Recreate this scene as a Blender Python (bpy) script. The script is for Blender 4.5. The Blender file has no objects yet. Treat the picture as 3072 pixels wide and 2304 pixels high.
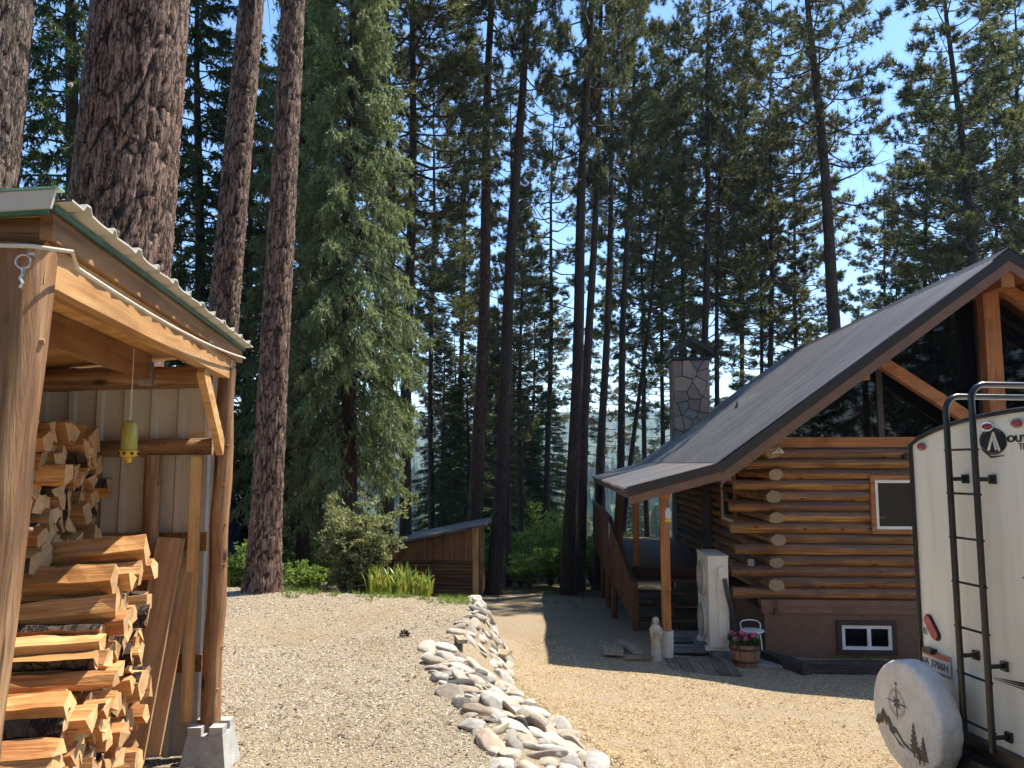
import bpy, math, random
import numpy as np
from mathutils import Vector, Matrix, Euler

# ------------------------------------------------------------------ camera, sky, sun, exposure
sc = bpy.context.scene
C = sc.collection
FPX = 2307.0                       # focal length in pixels of the 3072 px wide photograph
PITCH = math.radians(5.9)
CAMZ = 1.72
cam_d = bpy.data.cameras.new('camera')
cam_d.sensor_width = 36.0
cam_d.lens = 36.0 * FPX / 3072.0
cam_d.clip_start = 0.05
cam_d.clip_end = 12000
cam = bpy.data.objects.new('camera', cam_d)
C.objects.link(cam)
cam.location = (0, 0, CAMZ)
cam.rotation_euler = (math.pi / 2 + PITCH, 0, 0)
sc.camera = cam

SUN = Vector((0.50, 0.32, 1.0)).normalized()      # towards the sun: high, to the right, a little behind the house
sun_el = math.asin(SUN.z)
sun_az = math.atan2(SUN.x, SUN.y)
world = bpy.data.worlds.new('World')
sc.world = world
world.use_nodes = True
wn = world.node_tree
wn.nodes.clear()
wo = wn.nodes.new('ShaderNodeOutputWorld')
wb = wn.nodes.new('ShaderNodeBackground')
ws = wn.nodes.new('ShaderNodeTexSky')
ws.sky_type = 'NISHITA'
ws.sun_disc = False
ws.sun_elevation = sun_el
ws.sun_rotation = sun_az
ws.altitude = 900
ws.air_density = 1.0
ws.dust_density = 0.15
ws.ozone_density = 0.7
wb.inputs['Strength'].default_value = 0.15
wh = wn.nodes.new('ShaderNodeHueSaturation')
wh.inputs['Saturation'].default_value = 1.15
wn.links.new(ws.outputs[0], wh.inputs['Color'])
wn.links.new(wh.outputs[0], wb.inputs[0])
wn.links.new(wb.outputs[0], wo.inputs[0])

sun_d = bpy.data.lights.new('sun', 'SUN')
sun_d.energy = 5.0
sun_d.angle = math.radians(0.53)
sun_d.color = (1.0, 0.92, 0.79)
sun = bpy.data.objects.new('sun', sun_d)
C.objects.link(sun)
sun.rotation_euler = SUN.to_track_quat('Z', 'Y').to_euler()
sun.location = SUN * 60

sc.view_settings.view_transform = 'Standard'
sc.view_settings.look = 'None'
sc.view_settings.gamma = 1.0
sc.view_settings.use_curve_mapping = False
sc.view_settings.exposure = 1.05
sc.cycles.adaptive_threshold = 0.025
sc.cycles.use_light_tree = False
sc.cycles.max_bounces = 6
sc.cycles.diffuse_bounces = 3
sc.cycles.glossy_bounces = 3
sc.cycles.transmission_bounces = 4
sc.cycles.volume_bounces = 0
sc.cycles.transparent_max_bounces = 4

# ------------------------------------------------------------------ helpers
rng = random.Random(7)
NR = np.random.default_rng(11)


def ray(u, v):
    a = (u - 1536) / FPX
    b = (1152 - v) / FPX
    cp, sp = math.cos(PITCH), math.sin(PITCH)
    return Vector((a, cp - b * sp, sp + b * cp))


def at(u, v, Y):
    """world point at forward distance Y that the photograph shows at pixel (u, v)"""
    d = ray(u, v)
    t = Y / d.y
    return Vector((d.x * t, Y, CAMZ + d.z * t))


def sstep(a, b, x):
    t = np.clip((x - a) / (b - a), 0, 1)
    return t * t * (3 - 2 * t)


BT_Y = np.array([-6, 0, 3.0, 4.55, 5.58, 7.40, 7.9, 9.1, 11, 14])
BT_X = np.array([1.3, 1.0, .45, -.02, -.35, -.80, -.62, -.42, -.50, -.6])
BF_Y = np.array([-6, 0, 4.0, 5.5, 6.65, 7.9, 8.6, 10.5, 12, 14])
BF_X = np.array([2.1, 1.8, 1.0, .64, .37, .08, .0, .04, .2, .2])


def hash2(i, j, k=0):
    h = np.sin(i * 127.1 + j * 311.7 + k * 74.7) * 43758.5453
    return h - np.floor(h)


def vnoise(x, y, k=0):
    xi, yi = np.floor(x), np.floor(y)
    fx, fy = x - xi, y - yi
    fx = fx * fx * (3 - 2 * fx)
    fy = fy * fy * (3 - 2 * fy)
    a = hash2(xi, yi, k); b = hash2(xi + 1, yi, k)
    c = hash2(xi, yi + 1, k); d = hash2(xi + 1, yi + 1, k)
    return (a + (b - a) * fx) * (1 - fy) + (c + (d - c) * fx) * fy - .5


def ground(x, y):
    """height of the ground: a gravel pad on the left, a rock bank, the lower drive on the right, then a wooded slope"""
    x = np.asarray(x, float); y = np.asarray(y, float)
    zr = -.55 - .1 * np.clip(y - 5, 0, 6.5) - .045 * np.clip(x - 1, 0, 4)
    zr = zr - .06 * np.clip(y - 12.5, 0, 12) - .035 * np.clip(-6 - x, 0, 12)
    zr = np.where(y < 5, zr + .03 * np.clip(5 - y, 0, 12), zr)
    xf0 = np.interp(y, BF_Y, BF_X)
    zr = zr + .36 * np.exp(-np.clip(x - xf0, 0, 9) / .8) * (1 - sstep(9.5, 12.5, y))
    ye = 9.7 + .28 * np.clip(-x - .8, 0, 4)
    zl = zr * sstep(ye, ye + 4.5, y)
    xt = np.interp(y, BT_Y, BT_X); xf = np.interp(y, BF_Y, BF_X)
    z = zl + (zr - zl) * sstep(0, 1, (x - xt) / (xf - xt))
    z = z - .10 * np.clip(y - 24, 0, 30) - .17 * np.clip(y - 54, 0, 250) + .17 * np.clip(y - 380, 0, 180)
    hill = 150 * sstep(900, 2300, y + .12 * x) * (1 + .35 * vnoise(x / 520., y / 520., 3) + .15 * vnoise(x / 170., y / 170., 4))
    z = z + hill
    z = z + .05 * vnoise(x * .9, y * .9, 1) * sstep(0, 1, y - 1) + 2.0 * vnoise(x / 40, y / 40, 2) * sstep(40, 120, np.hypot(x, y))
    return z


def gz(x, y):
    return float(ground(x, y))


class MB:
    def __init__(s):
        s.V = []; s.F = []; s.M = []

    def add(s, vs, fs, m=0):
        o = len(s.V)
        s.V += [tuple(v) for v in vs]
        for f in fs:
            s.F.append([i + o for i in f]); s.M.append(m)
        return s

    def box(s, c, size, rot=None, m=0):
        hx, hy, hz = [q / 2 for q in size]
        vs = [Vector((x, y, z)) for x in (-hx, hx) for y in (-hy, hy) for z in (-hz, hz)]
        if rot is not None:
            R = rot if isinstance(rot, Matrix) else Euler(rot).to_matrix()
            vs = [R @ v for v in vs]
        c = Vector(c)
        return s.add([v + c for v in vs], [(0, 1, 3, 2), (4, 6, 7, 5), (0, 4, 5, 1), (2, 3, 7, 6), (0, 2, 6, 4), (1, 5, 7, 3)], m)

    def b2(s, x0, x1, y0, y1, z0, z1, m=0):
        return s.box(((x0 + x1) / 2, (y0 + y1) / 2, (z0 + z1) / 2), (x1 - x0, y1 - y0, z1 - z0), None, m)

    def tube(s, pts, radii, n=8, caps=True, m=0, mc=None, wob=0., seed=0, squash=None):
        pts = [Vector(p) for p in pts]
        if not hasattr(radii, '__len__'):
            radii = [radii] * len(pts)
        r0 = random.Random(seed)
        k = len(pts)
        vs = []
        up = None
        for i, p in enumerate(pts):
            d = (pts[min(i + 1, k - 1)] - pts[max(i - 1, 0)]).normalized()
            if up is None:
                up = Vector((0, 0, 1)) if abs(d.z) < .9 else Vector((1, 0, 0))
            a = d.cross(up).normalized()
            b = a.cross(d).normalized()
            up = b
            for j in range(n):
                t = 2 * math.pi * j / n
                r = radii[i] * (1 + (r0.uniform(-wob, wob) if wob else 0))
                vs.append(p + a * (math.cos(t) * r) + b * (math.sin(t) * r * (squash or 1)))
        fs = []
        for i in range(k - 1):
            for j in range(n):
                j2 = (j + 1) % n
                fs.append((i * n + j, i * n + j2, (i + 1) * n + j2, (i + 1) * n + j))
        s.add(vs, fs, m)
        if caps:
            o = len(s.V) - len(vs)
            s.F.append([o + j for j in range(n)][::-1]); s.M.append(m if mc is None else mc)
            s.F.append([o + (k - 1) * n + j for j in range(n)]); s.M.append(m if mc is None else mc)
        return s

    def lathe(s, prof, n=16, c=(0, 0, 0), m=0, sx=1., sy=1.):
        vs = []
        for r, z in prof:
            for j in range(n):
                t = 2 * math.pi * j / n
                vs.append((c[0] + r * math.cos(t) * sx, c[1] + r * math.sin(t) * sy, c[2] + z))
        fs = []
        for i in range(len(prof) - 1):
            for j in range(n):
                j2 = (j + 1) % n
                fs.append((i * n + j, i * n + j2, (i + 1) * n + j2, (i + 1) * n + j))
        fs.append(tuple(range(n))[::-1])
        fs.append(tuple((len(prof) - 1) * n + j for j in range(n)))
        return s.add(vs, fs, m)

    def prism(s, poly, ext, m=0, mside=None):
        """flat polygon (3-D points) pushed along the vector ext"""
        n = len(poly)
        ext = Vector(ext)
        vs = [Vector(p) for p in poly]
        vs = vs + [v + ext for v in vs]
        s.add(vs, [tuple(range(n))[::-1], tuple(range(n, 2 * n))], m)
        o = len(s.V) - 2 * n
        for i in range(n):
            j = (i + 1) % n
            s.F.append([o + i, o + j, o + n + j, o + n + i]); s.M.append(m if mside is None else mside)
        return s

    def mesh(s, name, mats, smooth=False, angle=None):
        me = bpy.data.meshes.new(name)
        me.from_pydata(s.V, [], s.F)
        if not isinstance(mats, (list, tuple)):
            mats = [mats]
        for m in mats:
            me.materials.append(m)
        if len(mats) > 1:
            me.polygons.foreach_set('material_index', s.M)
        if smooth:
            me.polygons.foreach_set('use_smooth', [True] * len(s.F))
        me.update()
        import bmesh
        bm = bmesh.new(); bm.from_mesh(me)
        bmesh.ops.recalc_face_normals(bm, faces=bm.faces)
        bm.to_mesh(me); bm.free()
        if smooth and angle:
            me.set_sharp_from_angle(angle=math.radians(angle))
        return me

    def build(s, name, mats, parent=None, smooth=False, angle=40):
        return link(name, s.mesh(name, mats, smooth, angle), parent)


def link(name, data, parent=None, loc=None):
    o = bpy.data.objects.new(name, data)
    C.objects.link(o)
    if parent is not None:
        o.parent = parent
    if loc is not None:
        o.location = loc
    return o


def np_mesh(name, V, F, mat, smooth=False):
    V = np.ascontiguousarray(V, np.float32); F = np.ascontiguousarray(F, np.int32)
    me = bpy.data.meshes.new(name)
    me.vertices.add(len(V)); me.vertices.foreach_set('co', V.ravel())
    k = F.shape[1]
    me.loops.add(F.size); me.loops.foreach_set('vertex_index', F.ravel())
    me.polygons.add(len(F))
    me.polygons.foreach_set('loop_start', np.arange(0, F.size, k, dtype=np.int32))
    me.polygons.foreach_set('loop_total', np.full(len(F), k, np.int32))
    me.polygons.foreach_set('use_smooth', np.full(len(F), bool(smooth)))
    me.update(calc_edges=True)
    if mat is not None:
        me.materials.append(mat)
    return me


def tag(o, label=None, cat=None, group=None, kind=None):
    if label: o['label'] = label
    if cat: o['category'] = cat
    if group: o['group'] = group
    if kind: o['kind'] = kind
    return o


def thing(name, label, cat, loc=(0, 0, 0), rz=0., group=None):
    o = bpy.data.objects.new(name, None)
    C.objects.link(o)
    o.empty_display_size = .2
    o.location = loc
    o.rotation_euler = (0, 0, rz)
    return tag(o, label, cat, group)


# ------------------------------------------------------------------ materials
def newmat(name):
    m = bpy.data.materials.new(name)
    m.use_nodes = True
    nt = m.node_tree
    return m, nt, nt.nodes['Principled BSDF']


def N(nt, t, **kw):
    n = nt.nodes.new(t)
    for k, v in kw.items():
        setattr(n, k, v)
    return n


def coords(nt, scale=(1, 1, 1), kind='Object', rnd=False):
    tc = N(nt, 'ShaderNodeTexCoord')
    mp = N(nt, 'ShaderNodeMapping')
    mp.inputs['Scale'].default_value = scale
    nt.links.new(tc.outputs[kind], mp.inputs['Vector'])
    if rnd:
        oi = N(nt, 'ShaderNodeObjectInfo')
        ml = N(nt, 'ShaderNodeMath', operation='MULTIPLY')
        ml.inputs[1].default_value = 37.0
        nt.links.new(oi.outputs['Random'], ml.inputs[0])
        nt.links.new(ml.outputs[0], mp.inputs['Location'])
    return mp.outputs[0]


def ramp(nt, fac, stops):
    r = N(nt, 'ShaderNodeValToRGB')
    e = r.color_ramp.elements
    while len(e) < len(stops):
        e.new(.5)
    for q, (p, c) in zip(e, stops):
        q.position = p
        q.color = (c[0], c[1], c[2], 1)
    nt.links.new(fac, r.inputs[0])
    return r.outputs[0]


def noise(nt, vec, scale=5., detail=6., rough=.6, dist=0.):
    n = N(nt, 'ShaderNodeTexNoise')
    n.inputs['Scale'].default_value = scale
    n.inputs['Detail'].default_value = detail
    n.inputs['Roughness'].default_value = rough
    n.inputs['Distortion'].default_value = dist
    nt.links.new(vec, n.inputs['Vector'])
    return n.outputs[0]


def mixc(nt, a, b, fac, mode='MIX'):
    m = N(nt, 'ShaderNodeMix', data_type='RGBA', blend_type=mode)
    for s, v in ((0, fac), (6, a), (7, b)):
        if hasattr(v, 'links') or hasattr(v, 'is_linked'):
            nt.links.new(v, m.inputs[s])
        elif s == 0:
            m.inputs[0].default_value = v
        else:
            m.inputs[s].default_value = (v[0], v[1], v[2], 1)
    return m.outputs[2]


def bump(nt, bs, h, strength=.4, dist=.02):
    b = N(nt, 'ShaderNodeBump')
    b.inputs['Strength'].default_value = strength
    b.inputs['Distance'].default_value = dist
    nt.links.new(h, b.inputs['Height'])
    nt.links.new(b.outputs[0], bs.inputs['Normal'])


def objvar(nt, col, amt):
    """per-object brightness variation"""
    oi = N(nt, 'ShaderNodeObjectInfo')
    hs = N(nt, 'ShaderNodeHueSaturation')
    mr = N(nt, 'ShaderNodeMapRange')
    mr.inputs['To Min'].default_value = 1 - amt
    mr.inputs['To Max'].default_value = 1 + amt
    nt.links.new(oi.outputs['Random'], mr.inputs['Value'])
    nt.links.new(mr.outputs[0], hs.inputs['Value'])
    nt.links.new(col, hs.inputs['Color'])
    return hs.outputs[0]


def m_noise(name, stops, scale=(1, 1, 1), nscale=6., rough=.7, bmp=.3, bd=.01, var=0., spec=.3, metal=0., dist=0., kind='Object', detail=6., rnd=True):
    m, nt, bs = newmat(name)
    v = coords(nt, scale, kind, rnd)
    n = noise(nt, v, nscale, detail, .62, dist)
    c = ramp(nt, n, stops)
    if var:
        c = objvar(nt, c, var)
    nt.links.new(c, bs.inputs['Base Color'])
    bs.inputs['Roughness'].default_value = rough
    bs.inputs['Specular IOR Level'].default_value = spec
    bs.inputs['Metallic'].default_value = metal
    if bmp:
        bump(nt, bs, n, bmp, bd)
    return m


def m_wood(name, dark, mid, light, axis='x', grain=26., along=1.6, rough=.6, bmp=.35, bd=.004, var=.15, patch=None, spec=.3, topgrey=None, knots=False):
    """wood with grain running along a local axis, knots' worth of slow colour drift, optional weathered patches"""
    m, nt, bs = newmat(name)
    sc_ = {'x': (along, grain, grain), 'y': (grain, along, grain), 'z': (grain, grain, along)}[axis]
    v = coords(nt, sc_, 'Object', True)
    n = noise(nt, v, 1., 7., .65, .6)
    c = ramp(nt, n, [(.28, dark), (.5, mid), (.72, light)])
    v2 = coords(nt, (1, 1, 1), 'Object', True)
    n2 = noise(nt, v2, 2.3, 3., .5)
    c = mixc(nt, c, mixc(nt, c, dark, .75), ramp(nt, n2, [(.5, (0, 0, 0)), (.75, (1, 1, 1))]))
    if patch:
        n3 = noise(nt, coords(nt, tuple(.25 * q for q in sc_), 'Object', True), 1.2, 5., .7)
        c = mixc(nt, c, patch, ramp(nt, n3, [(.47, (0, 0, 0)), (.60, (.85, .85, .85))]))
    if knots:
        kv = N(nt, 'ShaderNodeTexVoronoi', feature='F1'); kv.inputs['Scale'].default_value = 1.
        nt.links.new(coords(nt, tuple(7. if q == grain else 3.2 for q in sc_), 'Object', True), kv.inputs['Vector'])
        c = mixc(nt, tuple(.35 * q for q in dark), c, ramp(nt, kv.outputs['Distance'], [(.07, (0, 0, 0)), (.17, (1, 1, 1))]))
        ck = noise(nt, coords(nt, tuple(1.4 * q if q == grain else .5 * q for q in sc_), 'Object', True), 1., 3., .5, .3)
        c = mixc(nt, c, tuple(.3 * q for q in dark), ramp(nt, ck, [(.64, (0, 0, 0)), (.69, (1, 1, 1))]))
    if topgrey:        # grey-brown mixed in on upward-facing sides, edge broken by noise
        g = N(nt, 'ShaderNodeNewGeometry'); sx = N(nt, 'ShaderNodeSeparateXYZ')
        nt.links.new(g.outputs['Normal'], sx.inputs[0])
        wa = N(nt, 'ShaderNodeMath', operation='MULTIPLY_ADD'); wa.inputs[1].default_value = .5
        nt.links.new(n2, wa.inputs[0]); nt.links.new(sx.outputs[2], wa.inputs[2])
        c = mixc(nt, c, mixc(nt, c, topgrey, .62), ramp(nt, wa.outputs[0], [(.30, (0, 0, 0)), (.55, (1, 1, 1))]))
    if var:
        c = objvar(nt, c, var)
    nt.links.new(c, bs.inputs['Base Color'])
    bs.inputs['Roughness'].default_value = rough
    bs.inputs['Specular IOR Level'].default_value = spec
    bump(nt, bs, n, bmp, bd)
    return m


def m_end(name, light, dark, plane='yz', var=.2):
    """end grain: growth rings round the local long axis plus radial checks"""
    m, nt, bs = newmat(name)
    v = coords(nt, (1, 1, 1), 'Object', False)
    w = N(nt, 'ShaderNodeTexWave', wave_type='RINGS', rings_direction={'yz': 'X', 'xz': 'Y', 'xy': 'Z'}[plane])
    w.inputs['Scale'].default_value = 28
    w.inputs['Distortion'].default_value = 3.5
    w.inputs['Detail'].default_value = 3
    nt.links.new(v, w.inputs['Vector'])
    n = noise(nt, coords(nt, (1, 1, 1), 'Object', True), 30, 5, .7)
    c = mixc(nt, ramp(nt, w.outputs[1], [(.1, dark), (.6, light)]), ramp(nt, n, [(.3, dark), (.65, light)]), .6)
    c = objvar(nt, c, var)
    nt.links.new(c, bs.inputs['Base Color'])
    bs.inputs['Roughness'].default_value = .8
    bs.inputs['Specular IOR Level'].default_value = .15
    bump(nt, bs, n, .5, .004)
    return m


def m_plain(name, col, rough=.5, metal=0., spec=.5, var=0., dirt=.25, dscale=5.):
    m, nt, bs = newmat(name)
    n = noise(nt, coords(nt, (1, 1, 1), 'Object', False), dscale, 6, .65)
    dk = tuple(q * (1 - dirt) for q in col)
    c = ramp(nt, n, [(.35, dk), (.65, col)])
    if var:
        c = objvar(nt, c, var)
    nt.links.new(c, bs.inputs['Base Color'])
    bs.inputs['Roughness'].default_value = rough
    bs.inputs['Metallic'].default_value = metal
    bs.inputs['Specular IOR Level'].default_value = spec
    return m


def m_leaf(name, stops, trans=.35, rough=.55, spec=.35, tcol=None, var=.12):
    """leaf or needle: colour per leaf, partly see-through to light"""
    m, nt, bs = newmat(name)
    g = N(nt, 'ShaderNodeNewGeometry')
    c = ramp(nt, g.outputs['Random Per Island'], stops)
    if var:
        c = objvar(nt, c, var)
    nt.links.new(c, bs.inputs['Base Color'])
    bs.inputs['Roughness'].default_value = rough
    bs.inputs['Specular IOR Level'].default_value = spec
    tr = N(nt, 'ShaderNodeBsdfTranslucent')
    t2 = mixc(nt, c, tcol or (.25, .3, .03), .35)
    nt.links.new(t2, tr.inputs['Color'])
    mx = N(nt, 'ShaderNodeMixShader')
    mx.inputs[0].default_value = trans
    out = nt.nodes['Material Output']
    nt.links.new(bs.outputs[0], mx.inputs[1]); nt.links.new(tr.outputs[0], mx.inputs[2])
    nt.links.new(mx.outputs[0], out.inputs['Surface'])
    return m


def m_bark(name, fiss, plate, pale, sc_=1., attr=False, bd=.02):
    """plated bark: dark fissures between plates, each plate flaking in pale scales"""
    m, nt, bs = newmat(name)
    v = coords(nt, (10 * sc_, 10 * sc_, 1.8 * sc_), 'Object', True)
    nzt = N(nt, 'ShaderNodeTexNoise')
    nzt.inputs['Scale'].default_value = .7; nzt.inputs['Detail'].default_value = 4
    nt.links.new(v, nzt.inputs['Vector'])
    vv = N(nt, 'ShaderNodeVectorMath', operation='ADD')
    nzc = N(nt, 'ShaderNodeVectorMath', operation='SCALE'); nzc.inputs['Scale'].default_value = 2.4
    nt.links.new(nzt.outputs['Color'], nzc.inputs[0]); nt.links.new(v, vv.inputs[0]); nt.links.new(nzc.outputs[0], vv.inputs[1])
    vo = N(nt, 'ShaderNodeTexVoronoi', feature='DISTANCE_TO_EDGE'); vo.inputs['Scale'].default_value = 1.
    nt.links.new(vv.outputs[0], vo.inputs['Vector'])
    vc = N(nt, 'ShaderNodeTexVoronoi', feature='F1'); vc.inputs['Scale'].default_value = 2.3
    nt.links.new(vv.outputs[0], vc.inputs['Vector'])
    fine = noise(nt, coords(nt, (26 * sc_, 26 * sc_, 13 * sc_), 'Object', True), 1.3, 8, .75)
    mid_ = tuple(.62 * a + .38 * b for a, b in zip(plate, pale))
    pl = ramp(nt, fine, [(.36, plate), (.54, mid_), (.70, pale)])
    sep = N(nt, 'ShaderNodeSeparateColor')
    nt.links.new(vc.outputs['Color'], sep.inputs[0])
    pl = mixc(nt, pl, plate, ramp(nt, sep.outputs[0], [(.35, (0, 0, 0)), (.8, (.75, .75, .75))]))
    va = N(nt, 'ShaderNodeMath', operation='MULTIPLY_ADD'); va.inputs[1].default_value = .16
    nt.links.new(fine, va.inputs[0]); nt.links.new(vo.outputs['Distance'], va.inputs[2])
    cr = ramp(nt, va.outputs[0], [(.075, (0, 0, 0)), (.19, (1, 1, 1))])
    if attr:
        at_ = N(nt, 'ShaderNodeAttribute', attribute_name='crk')
        cr2 = ramp(nt, at_.outputs['Fac'], [(.10, (.0, .0, .0)), (.62, (1, 1, 1))])
        cr = mixc(nt, cr, cr2, 1., 'MULTIPLY')
    c = mixc(nt, fiss, pl, cr)
    c = objvar(nt, c, .15)
    nt.links.new(c, bs.inputs['Base Color'])
    bs.inputs['Roughness'].default_value = .8
    bs.inputs['Specular IOR Level'].default_value = .25
    h = N(nt, 'ShaderNodeMath', operation='MULTIPLY_ADD')
    nt.links.new(fine, h.inputs[0]); h.inputs[1].default_value = .9
    nt.links.new(cr, h.inputs[2])
    h2 = N(nt, 'ShaderNodeMath', operation='MULTIPLY_ADD')
    nt.links.new(sep.outputs[0], h2.inputs[0]); h2.inputs[1].default_value = .35
    nt.links.new(h.outputs[0], h2.inputs[2])
    bump(nt, bs, h2.outputs[0], 1., bd)
    return m


MAT = {}
MAT['gravel'] = m_noise('gravel_bed', [(.30, (.22, .165, .11)), (.5, (.40, .32, .22)), (.7, (.55, .46, .33))], (1, 1, 1), 38., .95, .9, .02, rnd=False, spec=.1, detail=8.)

# ------------------------------------------------------------------ ground sheet
def graded(near, step, far, g):
    a = [0.]
    s = step
    while a[-1] < far:
        if a[-1] > near:
            s *= g
        a.append(a[-1] + s)
    return np.array(a)


def m_ground():
    m, nt, bs = newmat('ground_surface')
    v = coords(nt, (1, 1, 1), 'Object', False)
    n1 = noise(nt, v, 42., 8, .7)
    n2 = noise(nt, v, 1.1, 5, .6)
    grav = ramp(nt, n1, [(.30, (.15, .11, .072)), (.5, (.30, .24, .16)), (.7, (.42, .345, .24))])
    grav = mixc(nt, grav, (.24, .15, .08), ramp(nt, n2, [(.5, (0, 0, 0)), (.72, (.4, .4, .4))]))
    n3 = noise(nt, v, 7., 7, .7)
    duff = ramp(nt, n3, [(.3, (.05, .03, .018)), (.5, (.12, .08, .045)), (.68, (.10, .12, .03))])
    n4 = noise(nt, v, .05, 8, .7)
    wood = ramp(nt, n4, [(.35, (.025, .05, .02)), (.55, (.06, .09, .03)), (.72, (.20, .17, .08))])
    a = N(nt, 'ShaderNodeAttribute', attribute_name='grv')
    b = N(nt, 'ShaderNodeAttribute', attribute_name='far')
    ad = N(nt, 'ShaderNodeMath', operation='MULTIPLY_ADD')
    nt.links.new(n3, ad.inputs[0]); ad.inputs[1].default_value = .5; nt.links.new(a.outputs['Fac'], ad.inputs[2])
    fac = ramp(nt, ad.outputs[0], [(.6, (0, 0, 0)), (.9, (1, 1, 1))])
    c = mixc(nt, duff, grav, fac)
    c = mixc(nt, c, wood, b.outputs['Fac'])
    nt.links.new(c, bs.inputs['Base Color'])
    bs.inputs['Roughness'].default_value = .95
    bs.inputs['Specular IOR Level'].default_value = .1
    bump(nt, bs, n1, .9, .02)
    return m


gy = np.concatenate([-graded(4, .35, 400, 1.2)[1:][::-1], graded(13, .11, 4200, 1.055)])
gxp = graded(6, .12, 4200, 1.07)
gx = np.concatenate([-gxp[1:][::-1], gxp])
GX, GY = np.meshgrid(gx, gy)
GZ = ground(GX, GY)
nV = GX.size
ny_, nx_ = GX.shape
idx = np.arange(nV).reshape(ny_, nx_)
Fq = np.stack([idx[:-1, :-1].ravel(), idx[:-1, 1:].ravel(), idx[1:, 1:].ravel(), idx[1:, :-1].ravel()], 1)
me = np_mesh('ground', np.stack([GX.ravel(), GY.ravel(), GZ.ravel()], 1), Fq, m_ground(), True)


def gravel_zone(x, y):
    ye = 10.0 + .26 * np.clip(-x - .8, 0, 4)
    left = (1 - sstep(ye - .2, ye + .5, y)) * sstep(-9, -7, x)
    xt = np.interp(y, BT_Y, BT_X)
    right = sstep(0, .3, x - xt) * (1 - sstep(16, 20, y)) * (1 - sstep(12, 14, x))
    back = sstep(-1.6, -.6, x) * (1 - sstep(19, 22, y)) * (1 - sstep(3, 5, x)) * .75 * sstep(10, 12, y)
    return np.maximum(np.maximum(left, right), back)


for nm, val in (('grv', gravel_zone(GX, GY)), ('far', sstep(26, 60, np.hypot(GX, GY)))):
    a_ = me.attributes.new(nm, 'FLOAT', 'POINT')
    a_.data.foreach_set('value', np.ascontiguousarray(val.ravel(), np.float32))
tag(link('ground', me), kind='structure')


# ------------------------------------------------------------------ loose gravel (nobody could count it)
def chips(name, n, region, stops, label, r0=.005, r1=.0125, ymax=14.):
    u = NR.random((n, 4))
    y = 3.4 * (ymax / 3.4) ** (u[:, 0] ** .82)
    x = (u[:, 1] * 2 - 1) * .72 * y
    bare = vnoise(x * .8, y * .8, 21) + .6 * vnoise(x * 2.6, y * 2.6, 22)
    keep = region(x, y) & (u[:, 2] > .75 * sstep(.12, .5, bare))
    x, y = x[keep], y[keep]
    k = len(x)
    r = (r0 + (r1 - r0) * NR.random(k) ** 2) * (1 + .045 * np.clip(y - 5, 0, 8))
    base = np.array([[1, 0, 0], [-1, 0, 0], [0, 1, 0], [0, -1, 0], [0, 0, 1], [0, 0, -1.]])
    tri = np.array([[0, 2, 4], [2, 1, 4], [1, 3, 4], [3, 0, 4], [2, 0, 5], [1, 2, 5], [3, 1, 5], [0, 3, 5]])
    P = base[None] * (1 + .45 * (NR.random((k, 6, 3)) - .5))
    P = P + .5 * (NR.random((k, 6, 3)) - .5)
    P[:, :, 0] *= NR.uniform(.9, 1.7, (k, 1)); P[:, :, 2] *= NR.uniform(.45, .8, (k, 1))
    th = NR.uniform(0, 6.283, k); ph = NR.normal(0, .35, k)
    c, s = np.cos(ph)[:, None], np.sin(ph)[:, None]
    X, Z = P[:, :, 0] * c - P[:, :, 2] * s, P[:, :, 0] * s + P[:, :, 2] * c
    c, s = np.cos(th)[:, None], np.sin(th)[:, None]
    Xr, Yr = X * c - P[:, :, 1] * s, X * s + P[:, :, 1] * c
    z0 = ground(x, y)
    V = np.stack([Xr * r[:, None] + x[:, None], Yr * r[:, None] + y[:, None], Z * r[:, None] + (z0 + .05 * r)[:, None]], 2).reshape(-1, 3)
    Fc = (tri[None] + 6 * np.arange(k)[:, None, None]).reshape(-1, 3)
    m, nt, bs = newmat(name)
    g = N(nt, 'ShaderNodeNewGeometry')
    cc = ramp(nt, g.outputs['Random Per Island'], stops)
    n_ = noise(nt, coords(nt), 120., 4, .6)
    cc = mixc(nt, cc, (.16, .11, .07), ramp(nt, n_, [(.5, (0, 0, 0)), (.8, (.6, .6, .6))]))
    nt.links.new(cc, bs.inputs['Base Color'])
    bs.inputs['Roughness'].default_value = .9
    bs.inputs['Specular IOR Level'].default_value = .15
    tag(link('gravel', np_mesh('gravel', V, Fc, m)), label, 'gravel', kind='stuff')


def in_house(x, y):
    return (x > 3.9) & (y > 13.0)


def reg_left(x, y):
    ye = 10.1 + .26 * np.clip(-x - .8, 0, 4)
    xt = np.interp(y, BT_Y, BT_X)
    return (x < xt + .12) & (y < ye + .25 * NR.random(len(x)) ** 2)


def reg_right(x, y):
    xf = np.interp(y, BF_Y, BF_X)
    return (x > xf - .15) & (y < 13.6) & ~in_house(x, y) & ~((x > 2.2) & (y > 12.6))


chips('gravel', 190000, reg_left, [(0, (.20, .16, .12)), (.2, (.31, .26, .20)), (.6, (.40, .35, .275)), (1, (.54, .48, .385))],
      'pale crushed gravel spread over the raised pad beside the woodshed')
chips('gravel', 150000, reg_right, [(0, (.23, .135, .055)), (.22, (.40, .285, .135)), (.6, (.50, .375, .19)), (1, (.62, .50, .30))],
      'yellowish fine gravel of the lower drive before the cabin', .005, .012)


# ------------------------------------------------------------------ river rocks along the bank
def ico(sub):
    import bmesh
    bm = bmesh.new()
    bmesh.ops.create_icosphere(bm, subdivisions=sub, radius=1)
    V = np.array([v.co[:] for v in bm.verts]); F_ = np.array([[v.index for v in f.verts] for f in bm.faces])
    bm.free()
    return V, F_


IV, IF = ico(3)


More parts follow.
